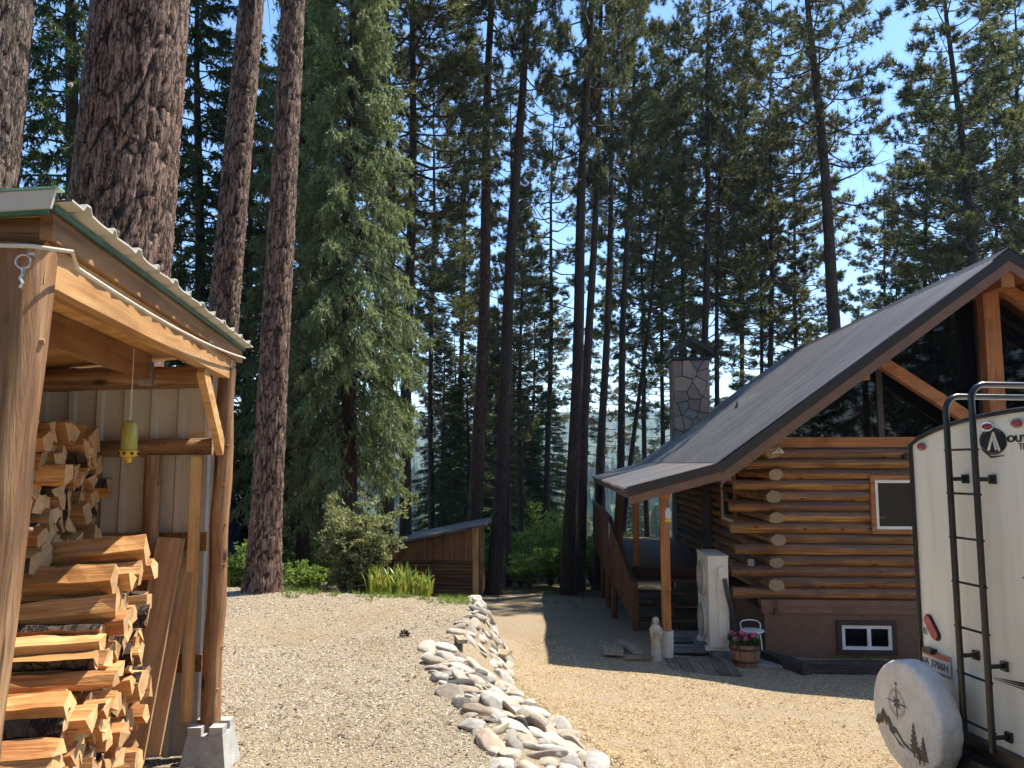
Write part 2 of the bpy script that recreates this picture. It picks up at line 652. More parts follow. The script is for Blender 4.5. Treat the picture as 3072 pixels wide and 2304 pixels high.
def m_rock(name, stops):
    m, nt, bs = newmat(name)
    n1 = noise(nt, coords(nt, (1, 1, 1), 'Object', True), 2.2, 5, .6)
    n2 = noise(nt, coords(nt, (1, 1, 1), 'Object', True), 26., 5, .75)
    c = ramp(nt, n1, stops)
    c = mixc(nt, c, (.12, .10, .085), ramp(nt, n2, [(.55, (0, 0, 0)), (.78, (.75, .75, .75))]))
    c = objvar(nt, c, .3)
    nt.links.new(c, bs.inputs['Base Color'])
    bs.inputs['Roughness'].default_value = .8
    bs.inputs['Specular IOR Level'].default_value = .25
    bump(nt, bs, n2, .6, .05)
    return m


ROCKM = [m_rock('river_rock_cream', [(.3, (.46, .38, .28)), (.7, (.64, .56, .45))]),
         m_rock('river_rock_grey', [(.3, (.44, .41, .36)), (.7, (.66, .62, .55))]),
         m_rock('river_rock_rose', [(.3, (.40, .30, .22)), (.7, (.56, .46, .36))]),
         m_rock('river_rock_slate', [(.3, (.11, .10, .09)), (.7, (.24, .22, .195))])]
ROCKS = []
for k in range(28):
    r_ = np.random.default_rng(100 + k)
    V = IV.copy()
    d1, d2, d3 = r_.normal(size=(3, 3))
    V = V * (1 + .10 * np.sin(V @ d1 * 1.6 + 1)[:, None] + .07 * np.sin(V @ d2 * 2.4)[:, None] + .03 * np.sin(V @ d3 * 4.2)[:, None])
    for _ in range(3 + k % 4):                       # worn flats
        nrm = r_.normal(size=3); nrm /= np.linalg.norm(nrm)
        h = V @ nrm - r_.uniform(.50, .82)
        V = V - np.where(h > 0, h, 0)[:, None] * nrm * .8
    V = V * np.array([r_.uniform(1.25, 1.75), r_.uniform(.85, 1.1), r_.uniform(.5, .72)])
    mk = 3 if k % 13 == 4 else (2 if k % 14 == 2 else (1 if k % 2 == 0 else 0))
    ROCKS.append((np_mesh('river_rock', V, IF, ROCKM[mk], True), mk))
placed = []


def band(y, t):
    return (1 - t) * np.interp(y, BT_Y, BT_X) + t * np.interp(y, BF_Y, BF_X)


def try_rocks(n, rmin, rmax, over):
    for _ in range(n):
        y = rng.uniform(4.2, 10.6)
        t = rng.uniform(-.04, .88)
        if 7.55 < y < 8.05 and t < .75:
            continue                                     # bare gap crossed by the old boards
        x = float(band(y, t))
        r = rng.uniform(rmin, rmax) * (1. if y < 8 else .8)
        if any((x - q[0]) ** 2 + ((y - q[1]) * .9) ** 2 < (over * (r + q[2])) ** 2 for q in placed):
            continue
        placed.append((x, y, r))


try_rocks(900, .09, .12, .86)
try_rocks(4000, .068, .09, .80)
try_rocks(9000, .045, .068, .74)
RLAB = {0: 'cream rounded river rock in the rock-lined bank between pad and drive',
        1: 'pale grey rounded river rock in the rock-lined bank between pad and drive',
        2: 'pinkish brown rounded river rock in the rock-lined bank',
        3: 'dark slate grey river rock among the pale rocks of the bank'}
for i, (x, y, r) in enumerate(placed):
    me, mk = ROCKS[rng.randrange(28)]
    o = link('river_rock', me)
    s = r / 1.15
    e = .05
    gx_ = (gz(x + e, y) - gz(x - e, y)) / (2 * e); gy_ = (gz(x, y + e) - gz(x, y - e)) / (2 * e)
    q = Vector((-gx_ * .7, -gy_ * .7, 1)).to_track_quat('Z', 'Y').to_matrix()
    o.matrix_world = Matrix.Translation((x, y, gz(x, y) + s * .05)) @ (q @ Euler((rng.gauss(0, .22), rng.gauss(0, .22), rng.gauss(2.0, .7))).to_matrix()).to_4x4() @ Matrix.Diagonal((s, s, s * .8, 1))
    tag(o, RLAB[mk], 'rock', 'river rocks lining the bank' if mk != 3 else 'dark rocks in the bank')

# two old boards laid across the gap in the rock bank
MAT['greyboard'] = m_wood('weathered_board', (.16, .12, .08), (.33, .25, .17), (.50, .40, .28), 'x', 30, 1.5, .85, var=.1)
for (u, v, z, L, W, rz, lab) in ((1505, 1962, -.42, .34, .17, 1.35, 'short weathered board at the lower end of the rock gap'),
                                 (1382, 1925, -.02, .34, .09, 1.75, 'narrow grey board beside the upper rocks of the bank')):
    d = ray(u, v); t = (z - CAMZ) / d.z
    x, y = d.x * t, d.y * t
    b = MB().box((0, 0, .02), (L, W, .035))
    o = b.build('old_board', MAT['greyboard'])
    o.location = (x, y, gz(x, y) + .03); o.rotation_euler = (.05, .08, rz)
    tag(o, lab, 'board')
# dark pine cone lying on the pad
pc = MB()
for k in range(30):
    z = k / 30
    a = k * 2.4
    rr = .045 * math.sin(math.pi * min(1, .15 + .85 * (1 - z))) + .008
    p = Vector((math.cos(a) * rr * .5, math.sin(a) * rr * .5, z * .09)); q = Vector((math.cos(a) * rr, math.sin(a) * rr, z * .09 + .012))
    s_ = Vector((-math.sin(a), math.cos(a), 0)) * .012
    pc.add([p - s_, p + s_, q + s_ * .7, q - s_ * .7, q + Vector((0, 0, -.012))], [(0, 1, 2, 3), (3, 2, 4), (0, 3, 4), (1, 4, 2)])
o = pc.build('pine_cone', m_plain('cone_brown', (.05, .032, .02), .8))
d = ray(1205, 1915); t = -CAMZ / d.z
o.location = (d.x * t, d.y * t, .035); o.rotation_euler = (1.4, 0, .6)
tag(o, 'single dark pine cone lying on the open gravel pad', 'pine cone')

# ------------------------------------------------------------------ log cabin
HG = -1.32
HTH = math.atan(.058)
H0 = Vector((1.78, 12.0, HG))


def hp(u, v, ly):
    """cabin-local point on the plane at local depth ly that the photograph shows at (u, v)"""
    d = ray(u, v)
    nx, ny = math.sin(HTH), math.cos(HTH)
    t = (ly + H0.x * nx + H0.y * ny) / (d.x * nx + d.y * ny)
    X, Y = d.x * t - H0.x, d.y * t - H0.y
    return Vector((X * ny - Y * nx, ly, CAMZ + d.z * t - HG))


def hw(lx, ly):
    """cabin-local plan point to world plan point"""
    nx, ny = math.sin(HTH), math.cos(HTH)
    return H0.x + lx * ny + ly * nx, H0.y - lx * nx + ly * ny


def hz(z):
    return z - HG


def z6(a, b):
    return 1750 + a * .452, 1350 + b * .452


def z4(a, b):
    return 2300 + a / 2.37, 700 + b / 2.37


STAIN = ((.12, .045, .015), (.37, .17, .05), (.62, .33, .11))
TOPGREY = (.115, .088, .080)
MAT['logx'] = m_wood('cabin_log', *STAIN, 'x', 24, 1.3, .68, .6, .008, .22, (.15, .085, .06), spec=.2, topgrey=TOPGREY, knots=True)
MAT['logy'] = m_wood('cabin_log_side', *STAIN, 'y', 24, 1.3, .75, .6, .008, .22, (.15, .085, .06), spec=.1, topgrey=TOPGREY, knots=True)
MAT['beamx'] = m_wood('stained_beam_x', (.16, .055, .018), (.33, .13, .042), (.45, .20, .07), 'x', 22, 1.2, .55, var=.1)
MAT['beamy'] = m_wood('stained_beam_y', (.16, .055, .018), (.33, .13, .042), (.45, .20, .07), 'y', 22, 1.2, .55, var=.1)
MAT['beamz'] = m_wood('stained_beam_z', (.16, .055, .018), (.33, .13, .042), (.45, .20, .07), 'z', 22, 1.2, .55, var=.1)
MAT['logend'] = m_end('log_end_cut', (.33, .245, .15), (.17, .11, .06), 'xz', .35)
MAT['logendx'] = m_end('log_end_cut_x', (.36, .22, .11), (.18, .09, .04), 'yz')
MAT['roofm'] = m_noise('brown_roof_metal', [(.3, (.14, .13, .128)), (.5, (.195, .182, .178)), (.7, (.26, .245, .24))], (.35, 2.2, .35), 1.7, .40, 0, var=0, spec=.5, metal=.35, rnd=False)
MAT['trim'] = m_plain('dark_trim_metal', (.028, .022, .022), .45, .2)
MAT['fascia'] = m_plain('brown_fascia', (.17, .085, .05), .6, dirt=.3)
MAT['stucco'] = m_noise('brown_stucco', [(.3, (.15, .085, .055)), (.7, (.20, .12, .08))], (1, 1, 1), 9., .9, .5, .01, spec=.15, rnd=False)
MAT['skirt'] = m_plain('brown_skirt', (.20, .105, .07), .6, dirt=.25)
MAT['white'] = m_plain('white_vinyl', (.78, .77, .73), .35, dirt=.1)
MAT['dark'] = m_plain('black_plastic', (.012, .012, .013), .4, dirt=.3)
gm, nt, bs = newmat('window_glass')
bs.inputs['Base Color'].default_value = (.003, .0035, .004, 1)
bs.inputs['Roughness'].default_value = .02
bs.inputs['Specular IOR Level'].default_value = .35
nn = noise(nt, coords(nt), .7, 2, .5)
bump(nt, bs, nn, .05, .02)
MAT['glass'] = gm

cab = thing('log_cabin', 'log cabin with steep brown metal roof, glazed gable and stone chimney', 'cabin', H0, -HTH)
RP = [(0, 1.34), (1.44, 1.72), (5.93, 5.0), (10.42, 1.72), (11.86, 1.34)]
RL = 11.2


def roof_z(lx):
    return float(np.interp(lx, [p[0] for p in RP], [p[1] for p in RP]))


# corrugated sheets: one mesh per roof plane, ribs running down the slope
npr = int(RL / .155) * 8
ys = np.linspace(0, RL, npr + 1)
wave = 0.03 * np.sin(ys / .155 * 2 * math.pi)
for k in range(4):
    (x0, z0), (x1, z1) = RP[k], RP[k + 1]
    up = .012 if k in (1, 2) else 0
    ex = .0
    if k == 0: x0, z0 = x0 - .05, z0 - .013
    if k == 3: x1, z1 = x1 + .05, z1 - .013
    if k == 1: x0, z0 = x0 - .06, z0 - .012
    if k == 2: x1, z1 = x1 + .06, z1 - .012
    d = Vector((x1 - x0, 0, z1 - z0)); nrm = Vector((-d.z, 0, d.x)).normalized()
    nseg = 4
    V = []
    sag = np.random.default_rng(k)
    for i in range(nseg + 1):
        t = i / nseg
        for y, w in zip(ys, wave):
            j = .018 * math.sin(y * 2.1 + k) * (1 if (k == 0 and i == 0) else 0)
            V.append((x0 + d.x * t + nrm.x * (w + up) + j, y, hz(z0 + d.z * t + nrm.z * (w + up))))
    m_ = len(ys)
    F_ = [(i * m_ + j, i * m_ + j + 1, (i + 1) * m_ + j + 1, (i + 1) * m_ + j) for i in range(nseg) for j in range(m_ - 1)]
    link('roof_sheet', np_mesh('roof_sheet', V, F_, MAT['roofm'], True), cab)
# boarded soffit under the sheets, ridge cap
for k in range(4):
    (x0, z0), (x1, z1) = RP[k], RP[k + 1]
    n_b = 3 if k in (0, 3) else 9
    for b in range(n_b):
        t0, t1 = b / n_b + .004, (b + 1) / n_b - .004
        P = [(x0 + (x1 - x0) * t, .035, hz(z0 + (z1 - z0) * t) - .055) for t in (t0, t1)]
        poly = [P[0], P[1], (P[1][0], .035, P[1][2] + .028), (P[0][0], .035, P[0][2] + .028)]
        MB().prism(poly, (0, RL - .07, 0)).build('soffit_board', MAT['beamy'], cab)
MB().prism([(5.70, -.03, hz(4.86)), (5.93, -.03, hz(5.03)), (6.16, -.03, hz(4.86)), (6.16, -.03, hz(4.88)), (5.93, -.03, hz(5.055)), (5.70, -.03, hz(4.88))], (0, RL + .06, 0)).build('ridge_cap', MAT['trim'], cab)
# rake trim, front and back
for y0, y1 in ((-.03, .03), (RL - .03, RL + .03)):
    for k in range(4):
        (x0, z0), (x1, z1) = RP[k], RP[k + 1]
        hd = .125 if k in (0, 3) else .15
        MB().prism([(x0, y0, hz(z0) + .018), (x1, y0, hz(z1) + .018), (x1, y0, hz(z1) - hd), (x0, y0, hz(z0) - hd)], (0, y1 - y0, 0)).build('rake_trim', MAT['trim'], cab)
        hb = .13 if k in (0, 3) else .17
        MB().prism([(x0 + .02 * (k == 0), y0 + .012, hz(z0) - hd - .002), (x1, y0 + .012, hz(z1) - hd - .002), (x1, y0 + .012, hz(z1) - hd - hb), (x0 + .02 * (k == 0), y0 + .012, hz(z0) - hd - hb)], (0, y1 - y0 - .024, 0)).build('barge_board', MAT['fascia'], cab)
# eave boards, ridge beam and purlins
for x, z in ((.06, 1.34), (11.80, 1.34)):
    MB().b2(x - .02, x + .02, .035, RL - .035, hz(z) - .17, hz(z) - .03).build('eave_board', MAT['fascia'], cab)
MB().b2(5.83, 6.03, .06, RL - .06, hz(4.45), hz(4.80)).build('ridge_beam', MAT['beamy'], cab)
for lx in (3.7, 8.2):
    MB().b2(lx - .07, lx + .07, .06, RL - .06, hz(roof_z(lx)) - .36, hz(roof_z(lx)) - .14).build('purlin', MAT['beamy'], cab)

# gable walls of logs: every other course runs past the corner
WLX, WRX = 2.42, 9.44
CH = .175
Z0L = -.47
r_ = random.Random(4)


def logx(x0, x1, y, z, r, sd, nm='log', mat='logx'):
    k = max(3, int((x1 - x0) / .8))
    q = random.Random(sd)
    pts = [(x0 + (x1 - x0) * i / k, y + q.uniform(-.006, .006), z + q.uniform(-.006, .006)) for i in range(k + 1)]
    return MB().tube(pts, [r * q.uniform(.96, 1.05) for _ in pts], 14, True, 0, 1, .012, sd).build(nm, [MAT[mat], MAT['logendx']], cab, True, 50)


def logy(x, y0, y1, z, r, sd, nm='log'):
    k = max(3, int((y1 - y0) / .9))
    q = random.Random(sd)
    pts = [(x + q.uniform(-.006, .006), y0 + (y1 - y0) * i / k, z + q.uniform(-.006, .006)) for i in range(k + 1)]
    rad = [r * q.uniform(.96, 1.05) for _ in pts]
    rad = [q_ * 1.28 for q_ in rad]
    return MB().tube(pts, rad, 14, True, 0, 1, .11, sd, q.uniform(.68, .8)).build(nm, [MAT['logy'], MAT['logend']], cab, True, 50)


MAT['gap'] = m_plain('log_gap_shade', (.02, .013, .01), .9)
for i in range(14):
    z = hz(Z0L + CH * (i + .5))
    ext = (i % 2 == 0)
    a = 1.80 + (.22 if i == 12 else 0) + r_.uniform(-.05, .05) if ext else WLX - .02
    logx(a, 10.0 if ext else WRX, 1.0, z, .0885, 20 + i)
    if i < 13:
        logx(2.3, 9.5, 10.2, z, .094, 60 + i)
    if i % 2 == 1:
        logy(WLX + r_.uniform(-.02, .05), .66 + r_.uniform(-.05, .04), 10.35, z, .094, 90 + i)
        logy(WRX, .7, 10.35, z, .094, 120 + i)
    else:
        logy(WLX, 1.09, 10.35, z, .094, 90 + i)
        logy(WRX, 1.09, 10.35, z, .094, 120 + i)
MB().b2(2.5, 9.36, .905, 1.09, hz(1.985), hz(2.15)).build('top_plate', MAT['beamx'], cab)
# added inner core: no light leaks between the courses, near-black as gap shade
MB().b2(WLX - .02, WRX + .02, .985, 1.015, hz(-.47), hz(1.98)).b2(WLX - .015, WLX + .015, 1.0, 10.2, hz(-.47), hz(1.98)).b2(WRX - .015, WRX + .015, 1.0, 10.2, hz(-.47), hz(1.98)).build('wall_core', MAT['gap'], cab)
MB().prism([(3.0, 10.2, hz(1.98)), (8.86, 10.2, hz(1.98)), (5.93, 10.2, hz(4.6))], (0, .05, 0)).build('rear_gable_wall', MAT['beamx'], cab)
# skirt boards and stucco foundation
MB().b2(2.20, 9.66, .86, 1.05, hz(-.575), hz(-.472)).build('skirt_board', MAT['skirt'], cab)
MB().b2(2.22, 9.64, .875, 1.05, hz(-.685), hz(-.578)).build('skirt_board', MAT['skirt'], cab)
MB().b2(2.26, 9.6, .90, 10.3, hz(-2.2), hz(-.687)).build('foundation_wall', MAT['stucco'], cab)

# glazed gable
GLZ = 2.15


def rline(lx):
    return roof_z(lx) - .36


def gpane(x0, x1):
    xa = max(x0, 1.44 + (GLZ + .36 - 1.72) / .7305 + .02) if x0 < 5.9 else x0
    top = sorted({x0, x1, 5.93} & set([x for x in (x0, x1, 5.93) if x0 <= x <= x1]))
    poly = [(x0, 1.0, hz(GLZ)), (x1, 1.0, hz(GLZ))]
    for x in reversed(top):
        if rline(x) > GLZ + .01:
            poly.append((x, 1.0, hz(rline(x))))
    return poly


xl = 1.44 + (GLZ + .36 - 1.72) / .7305
for x0, x1 in ((xl, 4.24), (4.32, 5.87), (5.99, 7.54), (7.62, 11.86 - xl)):
    MB().prism(gpane(x0, x1), (0, .02, 0)).build('gable_pane', MAT['glass'], cab)
MAT['mull'] = m_plain('dark_mullion', (.05, .035, .03), .4)
for lx in (4.28, 5.93, 7.58):
    MB().b2(lx - .045, lx + .045, .97, 1.06, hz(GLZ), hz(rline(lx))).build('mullion', MAT['mull'], cab)
# open truss in front of the glass
kz0, kz1 = hz(2.15), hz(roof_z(5.93)) - .55
MB().b2(5.93 - .125, 5.93 + .125, .55, .75, kz0, kz1).build('king_post', MAT['beamz'], cab)
for s in (-1, 1):
    a = hp(*z4(800, 910), .65); b = hp(*z4(1560, 1400), .65)
    if s == 1:
        a = Vector((11.86 - a.x, a.y, a.z)); b = Vector((11.86 - b.x, b.y, b.z))
    d = b - a
    R = d.to_track_quat('X', 'Z').to_matrix()
    MB().box((a + b) / 2, (d.length, .15, .19), R).build('strut', MAT['beamx'], cab)
    e = 5.93 + s * .13
    f = 5.93 + s * 4.2
    zz = lambda x: hz(roof_z(x)) - .15
    MB().prism([(e, .56, zz(e)), (f, .56, zz(f)), (f, .56, zz(f) - .22), (e, .56, zz(e) - .22)], (0, .18, 0)).build('rafter', MAT['beamx'], cab)


def window(x0, x1, z0, z1, y, parent, trim=None, tw=.07, mull=.5, fr=.045, gab=True):
    """white framed slider on the gable wall; y is the trim's front"""
    w = MB()
    w.b2(x0, x1, y, y + .05, z1 - fr, z1).b2(x0, x1, y, y + .05, z0, z0 + fr)
    w.b2(x0, x0 + fr, y, y + .05, z0 + fr, z1 - fr).b2(x1 - fr, x1, y, y + .05, z0 + fr, z1 - fr)
    xm = x0 + (x1 - x0) * mull
    w.b2(xm - fr * .55, xm + fr * .55, y + .004, y + .05, z0 + fr, z1 - fr)
    o = w.build('window', MAT['white'], parent)
    for a, b in ((x0 + fr, xm - fr * .55), (xm + fr * .55, x1 - fr)):
        MB().b2(a, b, y + .028, y + .038, z0 + fr, z1 - fr).build('pane', MAT['glass'], o)
    if trim:
        t = MB()
        t.b2(x0 - tw, x1 + tw, y - .012, y + .06, z1 + .002, z1 + tw).b2(x0 - tw, x1 + tw, y - .012, y + .06, z0 - tw, z0 - .002)
        t.b2(x0 - tw, x0 - .002, y - .012, y + .06, z0 - .002, z1 + .002).b2(x1 + .002, x1 + tw, y - .012, y + .06, z0 - .002, z1 + .002)
        t.build('trim', trim, o)
    return o


window(4.09, 5.15, hz(.66), hz(1.45), .875, cab, MAT['beamx'], .075, .64)
MAT['dktrim'] = m_plain('dark_brown_trim', (.05, .026, .02), .6)
window(3.46, 4.24, hz(-1.24), hz(-.86), .865, cab, MAT['dktrim'], .075, .55, .05)
# side window on the porch wall
sw = MB()
for y0, y1, z0, z1 in ((3.0, 4.1, 1.38, 1.43), (3.0, 4.1, .59, .64), (3.0, 3.05, .64, 1.38), (4.05, 4.1, .64, 1.38)):
    sw.b2(2.29, 2.33, y0, y1, hz(z0), hz(z1))
o = sw.build('window', MAT['white'], cab)
MB().b2(2.31, 2.32, 3.05, 4.05, hz(.64), hz(1.38)).build('pane', MAT['glass'], o)
t = MB()
for y0, y1, z0, z1 in ((2.92, 4.18, 1.432, 1.51), (2.92, 4.18, .51, .588), (2.92, 2.998, .588, 1.432), (4.102, 4.18, .588, 1.432)):
    t.b2(2.275, 2.33, y0, y1, hz(z0), hz(z1))
t.build('trim', MAT['beamy'], o)
# porch door beyond
MB().b2(2.28, 2.34, 5.2, 6.2, hz(-.45), hz(1.5)).build('door', MAT['dktrim'], cab)
# porch roof posts, plate and the pail-shaped footing
MB().b2(.50, .68, .06, RL - .2, hz(1.19), hz(1.33)).build('porch_beam', MAT['beamy'], cab)
for ly, zb in ((.16, -.86), (4.6, -.45), (8.8, -.45)):
    x = .585
    MB().b2(x - .065, x + .065, ly - .065, ly + .065, hz(zb), hz(1.19)).build('porch_post', MAT['beamz'], cab)
    if ly < 1:
        zg = gz(*hw(x, ly))
        MB().lathe([(.085, hz(zg - .02)), (.098, hz(zg + .03)), (.105, hz(-.83)), (.098, hz(-.825)), (.05, hz(-.84))], 20, (x, ly, 0)).build('post_footing', m_plain('footing_concrete', (.62, .57, .49), .8, dirt=.25, dscale=9), cab, True)

# roof jack (small metal snow diverter) on the roof
a = hp(1750 + 885 / 2.212, 900 + 800 / 2.212, 5.6)
vx = 3.3; vz = hz(roof_z(vx)) + .02; vy = 6.1
MB().add([(vx - .2, vy - .2, vz - .12), (vx - .2, vy + .2, vz - .12), (vx + .42, vy, vz + .33), (vx - .16, vy, vz + .10), (vx - .17, vy - .2, vz - .14), (vx - .17, vy + .2, vz - .14)],
         [(0, 3, 2), (1, 2, 3), (0, 4, 3), (1, 3, 5), (3, 4, 5), (0, 2, 4), (1, 5, 2)]).build('roof_jack', m_plain('bare_metal', (.12, .13, .12), .5, .5), cab)

# stone chimney
CX0, CX1, CY0, CY1 = 2.27, 3.26, 9.95, 10.75
CZ0, CZ1 = hz(1.2), hz(4.66)
ch = MB().b2(CX0 + .02, CX1 - .02, CY0 + .02, CY1 - .02, hz(-2.4), CZ1 - .01).build('chimney', m_noise('mortar', [(.3, (.07, .06, .05)), (.7, (.12, .10, .085))], (1, 1, 1), 20, .95, .4), cab)


def voro(sites, x0, x1, y0, y1, gap):
    cells = []
    for i, s in enumerate(sites):
        poly = [(x0, y0), (x1, y0), (x1, y1), (x0, y1)]
        for j, q in enumerate(sites):
            if i == j: continue
            mx, my = (s[0] + q[0]) / 2, (s[1] + q[1]) / 2
            nx, ny = q[0] - s[0], q[1] - s[1]
            L = math.hypot(nx, ny); nx /= L; ny /= L
            mx -= nx * gap; my -= ny * gap
            out = []
            for a in range(len(poly)):
                p, r = poly[a], poly[(a + 1) % len(poly)]
                dp = (p[0] - mx) * nx + (p[1] - my) * ny; dr = (r[0] - mx) * nx + (r[1] - my) * ny
                if dp <= 0: out.append(p)
                if dp * dr < 0:
                    tt = dp / (dp - dr)
                    out.append((p[0] + (r[0] - p[0]) * tt, p[1] + (r[1] - p[1]) * tt))
            poly = out
            if len(poly) < 3: break
        if len(poly) >= 3: cells.append(poly)
    return cells


SM = [m_noise('flagstone_tan', [(.3, (.30, .225, .16)), (.7, (.40, .31, .225))], (1, 1, 1), 7, .85, .4, .02, .18, .2),
      m_noise('flagstone_rose', [(.3, (.27, .18, .145)), (.7, (.36, .26, .205))], (1, 1, 1), 7, .85, .4, .02, .18, .2),
      m_noise('flagstone_grey', [(.3, (.20, .20, .175)), (.7, (.28, .275, .245))], (1, 1, 1), 7, .85, .4, .02, .18, .2)]
q = random.Random(21)
sites = []
while len(sites) < 34:
    p = (q.uniform(CX0, CX1), q.uniform(CZ0, CZ1))
    if all(math.hypot((p[0] - s[0]), (p[1] - s[1]) * .8) > .19 for s in sites): sites.append(p)
for cell in voro(sites, CX0, CX1, CZ0, CZ1 - .02, .011):
    dp = q.uniform(.015, .065)
    MB().prism([(x, CY0 + .03, z) for x, z in cell], (0, -dp - .03, 0)).build('stone', SM[q.choice((0, 0, 0, 1, 1, 2))], ch)
sites = []
while len(sites) < 16:
    p = (q.uniform(CY0, CY1), q.uniform(CZ0, CZ1))
    if all(math.hypot((p[0] - s[0]), (p[1] - s[1]) * .8) > .26 for s in sites): sites.append(p)
for cell in voro(sites, CY0 + .01, CY1, CZ0, CZ1 - .02, .011):
    MB().prism([(CX0 + .03, y, z) for y, z in cell], (-q.uniform(.05, .07), 0, 0)).build('stone', SM[q.choice((0, 0, 1, 2))], ch)
cc = MB().b2(CX0 - .08, CX1 + .08, CY0 - .09, CY1 + .06, CZ1, CZ1 + .07).build('chimney_cap', MAT['trim'], ch)
mx = (CX0 + CX1) / 2
ap = CZ1 + .68
hood = MB()
for s in (-1, 1):
    hood.prism([(mx, CY0 - .12, ap), (mx + s * .62, CY0 - .12, ap - .40), (mx + s * .62, CY0 - .12, ap - .54), (mx, CY0 - .12, ap - .15)], (0, 1.0, 0))
    for y in (CY0 + .05, CY1 - .08):
        hood.box((mx + s * .40, y, CZ1 + .22), (.025, .025, .32))
hood.build('chimney_hood', MAT['trim'], ch)
for x, h in ((mx - .28, .12), (mx + .12, .2)):
    MB().lathe([(.09, CZ1 + .07), (.09, CZ1 + .07 + h * .6), (.03, CZ1 + .07 + h * .65), (.03, CZ1 + .07 + h * .9), (.14, CZ1 + .08 + h), (.02, CZ1 + .13 + h)], 12, (x, CY0 + .35, 0)).build('flue_cap', MAT['trim'], ch, True)
# white floodlight bracket on the top log end, dark bracket by the trailer, bell on the skirt
a = hp(*z4(75, 1560), .62)
fl = MB().tube([a + Vector((-.08, .1, -.05)), a + Vector((-.07, -.05, .0)), a + Vector((.03, -.07, .02))], .012, 6)
fl.tube([a + Vector((.03, -.07, .07)), a + Vector((.06, -.09, -.01))], [.008, .03], 8).tube([a + Vector((-.04, -.06, .02)), a + Vector((.03, -.06, .09))], .008, 6)
fl.build('floodlight', MAT['white'], cab)
a = hp(*z4(1000, 1570), .88)
MB().tube([a, a + Vector((-.05, -.1, .0)), a + Vector((-.14, -.14, -.05))], [.02, .025, .04], 8).build('wall_lamp', MAT['dark'], cab)
a = hp(*z6(1270, 1050), .83)
MB().box(a + Vector((-.015, 0, .02)), (.008, .012, .20), (0, .08, 0)).box(a + Vector((.035, 0, .02)), (.008, .012, .20), (0, -.08, 0)).box(a + Vector((.01, 0, .12)), (.05, .012, .01)).lathe([(.055, -.12), (.05, -.1), (.03, -.04), (.012, -.02)], 10, (a.x + .01, a.y - .02, a.z + .02)).build('wall_bell', m_plain('rusty_iron', (.10, .045, .028), .8), cab)

# ------------------------------------------------------------------ porch deck with steps and rail
DZ = -.43
dk = thing('porch_deck', 'raised wooden porch deck with steps and boarded side rail', 'deck', H0, -HTH)
MAT['deckx'] = m_wood('deck_board_x', (.04, .02, .015), (.09, .045, .032), (.13, .075, .052), 'x', 24, 1.2, .7, var=.15)
MAT['deckz'] = m_wood('deck_board_z', (.06, .026, .013), (.13, .058, .028), (.19, .09, .045), 'z', 24, 1.2, .7, var=.15)
y = 4.35
while y < 10.9:
    MB().b2(.02, 2.31, y, y + .135, hz(DZ - .04), hz(DZ)).build('deck_board', MAT['deckx'], dk)
    y += .142
MB().b2(0, .045, 4.35, 10.9, hz(DZ - .24), hz(DZ - .042)).build('rim_joist', MAT['deckx'], dk)
MB().b2(.046, 2.3, 4.36, 4.40, hz(DZ - .24), hz(DZ - .042)).build('rim_joist', MAT['deckx'], dk)
for ly in (4.5, 6.4, 8.4, 10.6):
    zg = gz(*hw(.08, ly))
    MB().tube([(.10, ly, hz(zg - .2)), (.10, ly, hz(DZ - .045))], .07, 10).build('support_post', MAT['deckz'], dk, True)
    MB().b2(-.045, .0, ly - .045, ly + .045, hz(DZ - .2), hz(.60)).build('rail_post', MAT['deckz'], dk)
MB().b2(-.07, .05, 4.3, 10.9, hz(.60), hz(.64)).build('hand_rail', MAT['deckx'], dk)
y = 4.6
while y < 10.85:
    MB().b2(-.025, -.003, y, y + .055, hz(DZ - .22), hz(.57)).build('rail_board', MAT['deckz'], dk)
    y += .125
nst = 4
zg0 = gz(*hw(1.1, 2.9))
for i in range(nst):
    z = zg0 + (DZ - zg0) * (i + 1) / (nst + 1)
    yy = 2.95 + .35 * i
    MB().b2(.48, 2.0, yy, yy + .30, hz(z - .04), hz(z)).build('stair_tread', MAT['deckx'], dk)
for x in (.46, 1.25, 2.02):
    MB().prism([(x - .02, 2.95, hz(zg0 - .05)), (x - .02, 3.25, hz(zg0 - .05)), (x - .02, 4.34, hz(DZ - .25)), (x - .02, 4.34, hz(DZ - .045)), (x - .02, 2.95, hz(zg0 + .1))], (.04, 0, 0)).build('stringer', MAT['deckx'], dk)
a, b = Vector((.36, 2.7, hz(zg0 + .85))), Vector((.02, 4.4, hz(.58)))
d = b - a
MB().box((a + b) / 2, (d.length, .09, .04), d.to_track_quat('X', 'Z').to_matrix()).build('hand_rail', MAT['deckx'], dk)
for i in range(15):
    t = (i + .5) / 15
    p = a + d * t
    zb = hz(zg0 + .1) + (hz(DZ - .2) - hz(zg0 + .1)) * t
    MB().box((p.x, p.y, (p.z - .02 + zb) / 2), (.022, .055, p.z - .02 - zb), (0, 0, math.atan2(-d.x, d.y))).build('rail_board', MAT['deckz'], dk)
MB().b2(.31, .41, 2.62, 2.72, hz(zg0 - .1), hz(zg0 + .95)).build('rail_post', MAT['deckz'], dk)

# ------------------------------------------------------------------ things round the porch
def hthing(name, label, cat, lx, ly, rz=0., group=None, dz=0.):
    x, y = hw(lx, ly)
    return thing(name, label, cat, (x, y, gz(x, y) + dz), -HTH + rz, group)


